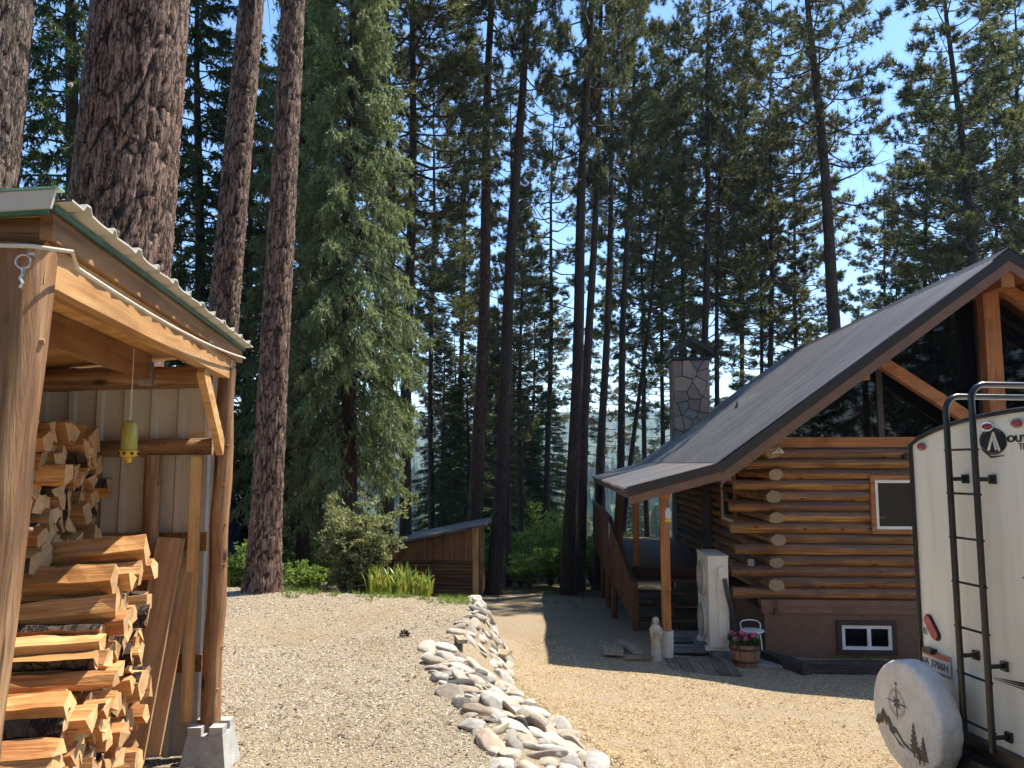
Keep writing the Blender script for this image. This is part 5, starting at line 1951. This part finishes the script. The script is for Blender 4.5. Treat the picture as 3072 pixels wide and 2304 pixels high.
def trunk_mesh(axis, r_at, H, fine=False, seed=0, mat=None, plate=.11, depth=.035, flare=.35):
    """tapered trunk along the line axis(z); fine trunks get plated bark as real relief"""
    r0 = r_at(1.)
    if fine:
        na = max(40, int(2 * math.pi * r0 / .022)); nz = int(min(H, 13) / .03)
        zs = np.linspace(0, 1, nz + 1) * min(H, 13)
    else:
        na = 12; zs = np.concatenate([[0, .15, .4, .8, 1.4], np.linspace(2.2, H, 14)]); nz = len(zs) - 1
    th = np.linspace(0, 2 * math.pi, na, endpoint=False)
    TH_, Z_ = np.meshgrid(th, zs)
    Rr = np.array([r_at(z) for z in zs])[:, None] * (1 + flare * np.exp(-Z_ / .35) * (1 + .35 * np.sin(5 * TH_ + seed)))
    Rr = Rr * (1 + .03 * np.sin(3 * TH_ + Z_ * .7 + seed))
    crk = None
    if fine:
        per = max(6, int(round(2 * math.pi * r0 / plate)))
        wob = .9 * vnoise(TH_ * per / 5., Z_ / .30, seed + 9) + .35 * vnoise(TH_ * per / 1.7, Z_ / .09, seed + 10)
        f1, f2 = cell2(TH_ / (2 * math.pi) * per + wob, Z_ / (plate * 4.6) + .6 * wob, per, seed)
        pu, pv_ = TH_ / (2 * math.pi) * per * 2 + 1.6 * wob, Z_ / (plate * .95) + wob
        g1, g2 = cell2(pu, pv_, per * 2, seed + 20)
        c1 = np.clip((f2 - f1) / .22, 0, 1); c2 = np.clip((g2 - g1) / .22, 0, 1)
        crk = np.clip(c1 * (.50 + .50 * c2), 0, 1)
        flk = np.clip(.5 + 1.3 * vnoise(pu * 1.3, pv_ * 1.3, seed + 31) + .5 * vnoise(pu * 4, pv_ * 5, seed + 33), 0, 1)
        Rr = Rr + depth * .7 * (c1 - .6) + .10 * depth * c2 + .010 * np.floor(flk * 4) / 4 + .008 * vnoise(TH_ * 60 * r0, Z_ * 55, seed + 3) + .12 * depth * vnoise(TH_ * per / 2.6, Z_ / plate / 3.5, seed + 4)
    A = np.array([axis(z) for z in zs])
    X = A[:, 0][:, None] + Rr * np.cos(TH_); Y = A[:, 1][:, None] + Rr * np.sin(TH_); Zc = A[:, 2][:, None] + 0 * TH_
    V = np.stack([X, Y, Zc], 2).reshape(-1, 3)
    i = np.arange(len(zs) * na).reshape(len(zs), na)
    F_ = np.stack([i[:-1].ravel(), np.roll(i, -1, 1)[:-1].ravel(), np.roll(i, -1, 1)[1:].ravel(), i[1:].ravel()], 1)
    me = np_mesh('trunk', V, F_, mat, True)
    if fine:
        a_ = me.attributes.new('crk', 'FLOAT', 'POINT'); a_.data.foreach_set('value', np.ascontiguousarray(crk.ravel(), np.float32))
    return me


def tree(name, label, px0, px1, Y, dia, H, proto=None, cs=(1., 1.), group=None, fine=False, mat=None, seed=0, cbase=0., bend=0., plate=.11, depth=.035, cat='tree', flare=.35, zbase=None):
    """tree whose trunk passes the photograph's pixels px0 (low) and px1 (high) at distance Y; it stands on the ground there"""
    a, b = at(*px0, Y), at(*px1, Y)
    sl = (b.x - a.x) / (b.z - a.z)
    zb = gz(a.x, Y) if zbase is None else zbase
    for _ in range(4):
        xb = a.x + sl * (zb - a.z); zb = gz(xb, Y) if zbase is None else zbase
    root = thing(name, label, cat, (xb, Y, zb - .03), 0, group)
    q = random.Random(seed)
    w1, w2 = q.uniform(0, 6), q.uniform(0, 6)
    amp = 0 if fine else .05

    def axis(z):
        return (sl * z + amp * math.sin(z * .5 + w1) * min(1, z / 3) + bend * math.sin(math.pi * min(1, z / H)), amp * math.sin(z * .43 + w2) * min(1, z / 3), z)

    def r_at(z):
        return max(.012, dia / 2 * (1 - .92 * (z / H) ** 1.25))
    link('trunk', trunk_mesh(axis, r_at, H, fine, seed, mat or BARK[seed % 2], plate, depth, flare), root)
    if fine and H > 13:
        def axis2(z): return axis(z + 12.95)
        def r2(z): return r_at(z + 12.95)
        link('trunk', trunk_mesh(axis2, r2, H - 13, False, seed, BARK[0], flare=0), root)
    if proto is not None:
        cr, lb = proto
        tilt = Matrix(((1, 0, sl, 0), (0, 1, 0, 0), (0, 0, 1, 0), (0, 0, 0, 1)))
        rz = Matrix.Rotation(q.uniform(0, 6.28), 4, 'Z')
        S = Matrix.Diagonal((cs[0], cs[0], cs[1], 1))
        for nm, me in (('crown', cr), ('limbs', lb)):
            o = link(nm, me, root)
            o.matrix_parent_inverse = tilt
            o.matrix_basis = Matrix.Translation((0, 0, cbase)) @ S @ rz
    return root


def dpx(x, y):
    return x * 1.3889, y * 1.3889


# near trunks on the left
tree('ponderosa_pine', 'big pine trunk cut by the left edge of the picture', dpx(-40, 430), dpx(2, 0), 6.6, .56, 26, PINES[1], (1.1, 1.3), fine=True, mat=NBARKB, seed=2, plate=.10, depth=.03)
tree('ponderosa_pine', 'thickest pine trunk rising behind the woodshed roof', dpx(249, 600), dpx(308, 0), 7.6, 1.02, 30, PINES[3], (1.2, 1.5), fine=True, mat=NBARK, seed=4, plate=.13, depth=.04)
tree('ponderosa_pine', 'tall pine trunk right of the thickest one, sunlit on its right side', dpx(482, 700), dpx(543, 0), 11.2, .45, 27, PINES[0], (1.05, 1.35), fine=True, mat=NBARK, seed=6, plate=.10, depth=.022)
tree('ponderosa_pine', 'pine with flared foot standing at the back of the gravel pad', dpx(576, 1100), dpx(633, 0), 10.55, .40, 25, PINES[4], (1.05, 1.25), fine=True, mat=NBARK, seed=8, plate=.095, depth=.022, flare=.35)

# firs
tree('fir_tree', 'bright green fir with drooping boughs, sunlit beside the flared pine', dpx(752, 1100), dpx(758, 400), 15.2, .34, 19, FIRS[0], (.70, 1.38), mat=BARK[1], seed=21, cbase=2.3)
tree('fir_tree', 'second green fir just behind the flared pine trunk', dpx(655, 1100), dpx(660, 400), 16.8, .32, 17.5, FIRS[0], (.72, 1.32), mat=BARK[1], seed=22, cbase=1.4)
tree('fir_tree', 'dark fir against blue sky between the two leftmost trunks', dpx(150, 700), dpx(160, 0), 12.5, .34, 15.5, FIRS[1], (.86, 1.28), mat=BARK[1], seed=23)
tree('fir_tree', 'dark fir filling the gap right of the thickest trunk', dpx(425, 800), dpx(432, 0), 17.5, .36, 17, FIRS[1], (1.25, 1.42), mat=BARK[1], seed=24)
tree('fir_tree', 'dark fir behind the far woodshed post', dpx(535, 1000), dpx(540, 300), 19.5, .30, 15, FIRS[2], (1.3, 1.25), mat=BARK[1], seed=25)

# trunks in the middle: low px, high px, distance, diameter, height, crown
MID = [
    ((838, 1130), (838, 260), 19.0, .30, 21, 3, (1.15, 1.05), 'dark pine trunk rising from behind the bright fir'),
    ((876, 1150), (892, 100), 20.5, .34, 24, 3, (.85, 1.2), 'dark straight pine just right of the bright fir'),
    ((1029, 1118), (1062, 0), 21.5, .40, 26, 4, (.7, 1.3), 'reddish pine trunk standing behind the small log shed roof'),
    ((1066, 1285), (1134, 50), 20.4, .38, 24, 4, (.6, 1.2), 'leaning pine trunk just right of the small log shed'),
    ((1096, 1280), (1100, 700), 22.5, .22, 15, 5, (.6, .75), 'slim pine right of the leaning trunk by the small shed'),
    ((1122, 1240), (1126, 800), 25.0, .22, 12, 2, (.7, .6), 'short forked pine between the shed and the cabin trunks'),
    ((1224, 1289), (1276, 0), 20.6, .36, 25, 1, (.55, 1.25), 'thick dark pine left of the wind spinner'),
    ((1250, 1285), (1286, 400), 22.0, .30, 22, 4, (.5, 1.1), 'dark pine close behind the wind spinner'),
    ((1290, 1280), (1316, 500), 22.6, .27, 21, 4, (.55, 1.05), 'pine trunk just left of the porch roof tip'),
    ((1338, 1000), (1364, 270), 25.0, .28, 22, 4, (.8, 1.1), 'straight pine above the porch roof, left of the chimney'),
    ((1368, 960), (1460, 147), 28.0, .20, 19, 2, (.8, .95), 'thin pine leaning right above the porch roof'),
    ((1523, 800), (1532, 0), 27.5, .34, 26, 1, (.85, 1.3), 'dark pine right behind the chimney hood'),
    ((1549, 800), (1553, 300), 30.0, .25, 22, 3, (.75, 1.1), 'slimmer pine beside the one behind the chimney'),
    ((1643, 800), (1645, 500), 33.0, .24, 19, 5, (1., .95), 'slim pine over the middle of the roof slope'),
    ((1720, 740), (1714, 400), 34.0, .28, 22, 0, (1.0, 1.1), 'pine left of the big leaning trunk over the roof'),
    ((1806, 715), (1748, 0), 25.5, .52, 27, 1, (1.0, 1.35), 'big dark pine leaning left over the roof ridge'),
    ((1938, 650), (1908, 250), 36.0, .20, 15.5, 5, (.75, .78), 'thin young pine in the sky gap above the roof'),
    ((2102, 560), (2043, 0), 28.0, .46, 27, 2, (1.35, 1.35), 'pine trunk rising behind the roof peak'),
    ((2200, 560), (2190, 0), 31.0, .46, 25, 3, (1.3, 1.25), 'pine with dense dark crown at the right edge of the picture'),
    ((930, 1150), (935, 500), 27.0, .24, 19, 2, (.8, .95), 'slender pine between the bright fir and the shed pine'),
    ((990, 1150), (1000, 600), 30.0, .26, 21, 5, (.9, 1.05), 'slender pine left of the reddish trunk'),
    ((1180, 1250), (1190, 600), 33.0, .28, 22, 1, (.9, 1.1), 'paler pine in the gap right of the small shed'),
    ((1430, 1000), (1432, 500), 36.0, .26, 23, 3, (.95, 1.15), 'pine directly left of the chimney in the second rank'),
    ((1600, 800), (1602, 300), 40.0, .30, 25, 4, (1.0, 1.25), 'tall pine in the back rank right of the chimney'),
]
for k, (p0, p1, Y, dia, H, pr, cs, lab) in enumerate(MID):
    tree('pine_tree', lab, dpx(*p0), dpx(*p1), Y, dia, H, PINES[pr], cs, mat=BARK[0] if 'reddish' in lab else BARK[1], seed=40 + k)
for k, (u, Y, H, pr, sx) in enumerate(((1480, 34, 25, 1, 1.1), (1665, 31, 25, 3, 1.2), (2060, 39, 24, 3, 1.3), (1390, 39, 25, 1, 1.2), (2150, 36, 25, 2, 1.4), (1995, 35, 24, 1, 1.0))):
    tree('pine_tree', 'slim pine in the hazy back rank of the wood', dpx(u, 800), dpx(u + (k % 3 - 1) * 14, 100), Y, .30, H, PINES[pr], (sx, H / 20), group='pines in the back rank', mat=BARK[1], seed=70 + k)
# second leader of the big leaning pine is a part of its crown: a fork
# back rank of look-alike pines closing the view
q = random.Random(77)
k = 0
for x in np.linspace(-26, 36, 17):
    Y = q.uniform(40, 60)
    u, v = 1536 + FPX * (x / 42), 1500
    tree('pine_tree', 'slim pine in the hazy back rank of the wood', (u, 1500), (u + q.uniform(-12, 12), 700), Y, q.uniform(.24, .36), q.uniform(17, 24), PINES[k % 6], (q.uniform(.95, 1.3), q.uniform(.9, 1.15)), group='pines in the back rank', mat=BARK[1], seed=100 + k)
    k += 1
for k in range(6):
    x = q.uniform(-14, 2); Y = q.uniform(28, 40)
    u = 1536 + FPX * x / Y
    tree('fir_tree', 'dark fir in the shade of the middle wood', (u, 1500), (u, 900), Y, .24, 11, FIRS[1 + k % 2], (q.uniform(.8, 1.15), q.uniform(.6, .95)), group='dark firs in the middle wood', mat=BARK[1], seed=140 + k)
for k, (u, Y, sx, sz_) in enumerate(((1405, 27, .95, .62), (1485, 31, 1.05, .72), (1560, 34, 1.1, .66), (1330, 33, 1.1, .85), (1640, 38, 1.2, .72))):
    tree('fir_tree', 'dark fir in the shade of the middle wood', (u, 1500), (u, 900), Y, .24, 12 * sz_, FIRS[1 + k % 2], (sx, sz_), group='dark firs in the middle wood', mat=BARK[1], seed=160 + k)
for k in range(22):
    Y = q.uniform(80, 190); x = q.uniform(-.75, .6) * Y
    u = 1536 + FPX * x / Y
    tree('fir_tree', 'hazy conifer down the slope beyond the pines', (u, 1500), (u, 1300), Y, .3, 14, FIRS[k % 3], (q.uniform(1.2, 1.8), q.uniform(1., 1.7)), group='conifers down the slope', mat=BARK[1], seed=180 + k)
# wood behind the camera, seen mirrored in the gable glass
for k in range(20):
    x = -22 + 3.1 * k + q.uniform(-1, 1); Y = q.uniform(-24, -13)
    o = thing('fir_tree', 'fir behind the viewer mirrored in the gable glass', 'tree', (x, Y, gz(x, Y) - .05), 0, 'firs mirrored in the glass')
    H = q.uniform(18, 24)
    link('trunk', trunk_mesh(lambda z: (0, 0, z), lambda z: max(.02, .2 * (1 - .92 * (z / H) ** 1.25)), H, False, k, BARK[1]), o)
    for nm, m_ in zip(('crown', 'limbs'), FIRS[1 + k % 2]):
        c = link(nm, m_, o); c.scale = (1.9, 1.9, H / 12); c.rotation_euler = (0, 0, k)

# ------------------------------------------------------------------ shrubs and plants
SHRUB = m_leaf('shrub_leaf', [(0, (.10, .13, .05)), (.5, (.22, .26, .11)), (.85, (.38, .40, .22)), (1, (.30, .21, .09))], .45, .4, .5, (.35, .38, .08))
GREEN = m_leaf('undergrowth_leaf', [(0, (.08, .14, .025)), (.5, (.16, .26, .045)), (1, (.26, .36, .075))], .45, .45, .4, (.35, .45, .04))


def shrub(name, label, u, v, Y, R, H, nst, leaf, mat, seed, group=None, zb=None, nleaf=26):
    p = at(u, v, Y)
    z0 = gz(p.x, Y) if zb is None else zb
    root = thing(name, label, 'shrub', (p.x, Y, z0), 0, group)
    r = random.Random(seed)
    lines = []; P = []
    for i in range(nst):
        az = r.uniform(0, 6.28); ln = H * r.uniform(.6, 1.05)
        out = R * r.uniform(.15, 1.) * .9
        pts = []
        for s in (0, .25, .5, .75, 1.):
            pts.append(np.array([math.cos(az) * out * s ** 1.3 + r.gauss(0, .02), math.sin(az) * out * s ** 1.3 + r.gauss(0, .02), ln * (s - .12 * s * s * out / R)]))
        lines.append((pts, .012, .004))
        for _ in range(7):
            s = r.uniform(.3, 1.); i0 = min(3, int(s * 4)); f = s * 4 - i0
            b = pts[i0] * (1 - f) + pts[i0 + 1] * f
            d = np.array([r.gauss(0, 1), r.gauss(0, 1), r.uniform(-.1, 1.)]); d /= np.linalg.norm(d)
            L_ = r.uniform(.12, .32) * R
            lines.append(([b, b + d * L_ * .5, b + d * L_], .005, .002))
            for _ in range(nleaf // 3):
                P.append(b + d * L_ * r.uniform(.2, 1.05) + np.array([r.gauss(0, .03), r.gauss(0, .03), r.gauss(0, .03)]) * R)
    V, F_ = rosette(np.array(P), leaf, 3, (.9, .05), seed, .6)
    link('crown', np_mesh('crown', V, F_, mat), root)
    V, F_ = limb_mesh(lines)
    link('stems', np_mesh('stems', V, F_, TWIG), root)
    return root


shrub('shrub', 'round grey-green shrub with small pale leaves behind the pad edge', 1070, 1790, 11.4, .80, 1.66, 80, .052, SHRUB, 3, None, -.45, 42)
shrub('shrub', 'low leafy shrub at the foot of the flared pine', 905, 1780, 11.9, .55, .7, 16, .05, GREEN, 5, None, -.4)
shrub('shrub', 'small weedy shrub under the woodshed side pine', 720, 1780, 12.5, .5, .9, 14, .05, GREEN, 6)
for k, (u, Y, R, H) in enumerate(((1560, 24, 1.2, 1.5), (1625, 25, 1.3, 1.7), (1680, 24.5, 1., 1.1), (1775, 24.5, 1.1, 1.4), (1840, 25, 1.2, 1.6), (1500, 26, 1.2, 1.2), (1590, 29, 1.6, 2.6), (1660, 31, 1.6, 2.4), (960, 19, 1.2, 1.4), (880, 17, 1.1, 1.3), (1740, 28, 1.5, 2.2), (1590, 22.2, .8, .9), (1650, 22.4, .9, 1.1), (1560, 22.6, .7, .7))):
    shrub('undergrowth_bush', 'bright green bush in the undergrowth behind the drive', u, 1760, Y, R, H, 34, .085, GREEN, 60 + k, 'bright bushes in the undergrowth')

# iris clump
IRIS = m_leaf('iris_leaf', [(0, (.10, .18, .03)), (.5, (.22, .30, .05)), (.85, (.42, .42, .09)), (1, (.5, .38, .12))], .4, .4, .4, (.5, .5, .05))
p = at(1195, 1800, 10.9)
ir = thing('iris_clump', 'clump of yellow-green sword leaves beside the small log shed', 'plant', (p.x, 10.9, gz(p.x, 10.9)))
r = random.Random(9)
V = []; F_ = []
for i in range(230):
    bx, by = r.uniform(-.42, .45), r.uniform(-.25, .35)
    az = r.uniform(0, 6.28); ln = r.uniform(.25, .52) * (1.0 if bx < .2 else .8); lean = r.uniform(.05, .55)
    dx, dy = math.cos(az), math.sin(az)
    w = r.uniform(.012, .022)
    o_ = len(V)
    for s in (0, .3, .6, .85, 1.):
        c_ = (bx + dx * ln * lean * s * s, by + dy * ln * lean * s * s, ln * (s - lean * .55 * s ** 3))
        ww = w * (1 - s ** 3) + .001
        V += [(c_[0] - dy * ww, c_[1] + dx * ww, c_[2]), (c_[0] + dy * ww, c_[1] - dx * ww, c_[2])]
    for k in range(4):
        F_.append((o_ + 2 * k, o_ + 2 * k + 1, o_ + 2 * k + 3, o_ + 2 * k + 2))
link('leaves', np_mesh('leaves', V, F_, IRIS, True), ir)

# stone steps by the flared pine
for k, (u, v, w) in enumerate(((925, 1762, .55), (912, 1745, .5), (895, 1727, .45))):
    pt_ = at(u, v, 12.4 + .5 * k)
    o = MB().box((0, 0, 0), (w, .3, .12)).build('step_block', m_noise('step_stone', [(.3, (.10, .09, .08)), (.7, (.22, .2, .18))], (1, 1, 1), 9, .9, .5))
    o.location = pt_; o.rotation_euler = (0, 0, .3)
    tag(o, ('lowest', 'middle', 'uppermost')[k] + ' of three grey steps right of the flared pine', 'step')

# wind spinner on its pole
p = at(1748, 1660, 19.4)
wz = gz(p.x, 19.4)
wsn = thing('wind_spinner', 'dark wire wind spinner on a pole before the pines', 'wind spinner', (p.x, 19.4, wz))
MB().tube([(0, 0, 0), (0, 0, p.z - wz)], .012, 6).build('pole', MAT['dark'], wsn)
for k in range(8):
    t0 = k * .785
    MB().tube([(.06 * math.cos(t0), -.03, p.z - wz + .06 * math.sin(t0)), (.2 * math.cos(t0 + .15), -.05, p.z - wz + .2 * math.sin(t0 + .15)), (.24 * math.cos(t0 + .5), -.04, p.z - wz + .24 * math.sin(t0 + .5)), (.17 * math.cos(t0 + .75), -.03, p.z - wz + .17 * math.sin(t0 + .75))], .008, 5).build('blade', MAT['dark'], wsn, True)

# fallen pine needles and bark crumbs over the pad and drive
n = 5000
rr = np.random.default_rng(18)
yl = 3.4 * (12. / 3.4) ** rr.random(n); xl = rr.uniform(-.72, .72, n) * yl
ok = (vnoise(xl * 1.3, yl * 1.3, 41) > -.12) & ~in_house(xl, yl) & ~((xl > 2.2) & (yl > 12.6))
xl, yl = xl[ok], yl[ok]; n = len(xl)
zl_ = ground(xl, yl) + .012
an = rr.uniform(0, 6.28, n); ln = rr.uniform(.025, .08, n); wd = rr.uniform(.0012, .003, n)
big = rr.random(n) < .05
wd = np.where(big, .008, wd); ln = np.where(big, .03, ln)
dx, dy = np.cos(an) * ln, np.sin(an) * ln
ex, ey = -np.sin(an) * wd, np.cos(an) * wd
tz = rr.uniform(-.006, .012, n)
V = np.stack([np.stack([xl - dx - ex, yl - dy - ey, zl_], 1), np.stack([xl - dx + ex, yl - dy + ey, zl_], 1), np.stack([xl + dx + ex, yl + dy + ey, zl_ + tz], 1), np.stack([xl + dx - ex, yl + dy - ey, zl_ + tz], 1)], 1).reshape(-1, 3)
tag(link('needle_litter', np_mesh('needle_litter', V, np.arange(4 * n).reshape(-1, 4), m_leaf('dry_needle', [(0, (.07, .035, .018)), (.6, (.17, .09, .04)), (1, (.30, .19, .09))], .1))), 'dry pine needles and crumbs scattered over the gravel', 'litter', kind='stuff')

# weeds along the edges of the gravel
rr = np.random.default_rng(28)
cl = []
for _ in range(46):
    x = rr.uniform(-3.2, -.5); cl.append((x, 9.9 + .27 * (-x - .8) + rr.normal(0, .18)))
for _ in range(22):
    cl.append((rr.uniform(-1.4, 1.8), rr.uniform(17.5, 21.5)))
for _ in range(16):
    cl.append(hw(rr.uniform(2.2, 5.), rr.uniform(.2, .8)))
P_ = np.array([(x + rr.normal(0, .05), y + rr.normal(0, .05), 0) for x, y in cl for _ in range(9)])
P_[:, 2] = ground(P_[:, 0], P_[:, 1])
V, F_ = blades(P_, np.tile((0, 0, 1.), (len(P_), 1)), 4, .085, .008, .5, 31)
tag(link('weeds', np_mesh('weeds', V, F_, GREEN)), 'small weeds and grass along the gravel edges', 'weeds', kind='stuff')

# distant forest on the far hills: reads as one mass
n = 7000
rr = np.random.default_rng(8)
Yf = 260 * (2600 / 260.) ** rr.random(n)
Xf = rr.uniform(-.95, .95, n) * Yf
Zf = ground(Xf, Yf)
hf = rr.uniform(9, 20, n); wf = hf * rr.uniform(.16, .24, n)
a6 = np.arange(5) * 1.2566
V = []
for lo, hi, ww in ((.05, .55, 1.), (.35, .8, .75), (.6, 1., .5)):
    ring = np.stack([Xf[:, None] + ww * wf[:, None] * np.cos(a6 + lo * 9)[None] * rr.uniform(.7, 1.2, (n, 5)), Yf[:, None] + ww * wf[:, None] * np.sin(a6 + lo * 9)[None] * rr.uniform(.7, 1.2, (n, 5)), np.repeat((Zf + hf * lo)[:, None], 5, 1)], 2)
    tip = np.stack([Xf, Yf, Zf + hf * hi], 1)[:, None]
    V.append(np.concatenate([ring, tip], 1))
V = np.concatenate(V, 1)
tri = np.concatenate([np.array([[j, (j + 1) % 5, 5] for j in range(5)]) + 6 * t for t in range(3)])
F_ = (tri[None] + 18 * np.arange(n)[:, None, None]).reshape(-1, 3)
tag(link('distant_forest', np_mesh('distant_forest', V.reshape(-1, 3), F_, m_leaf('far_conifer', [(0, (.02, .04, .015)), (1, (.05, .08, .03))], 0., .9, .1))), 'conifer forest covering the far hillside', 'forest', kind='stuff')

# ------------------------------------------------------------------ haze in the valley air
zmax = max(float(GZ.max()), 60.) + 30
zmin = float(GZ.min()) - 1.5
hzb = MB().b2(-4250, 4250, -420, 4400, zmin, zmax)
hm = bpy.data.materials.new('haze_air')
hm.use_nodes = True
hnt = hm.node_tree
hnt.nodes.clear()
ho = hnt.nodes.new('ShaderNodeOutputMaterial')
pv = hnt.nodes.new('ShaderNodeVolumePrincipled')
pv.inputs['Color'].default_value = (.60, .76, 1.0, 1)
pv.inputs['Density'].default_value = .00022
pv.inputs['Anisotropy'].default_value = .2
hnt.links.new(pv.outputs[0], ho.inputs['Volume'])
tag(hzb.build('haze', hm), kind='stuff')
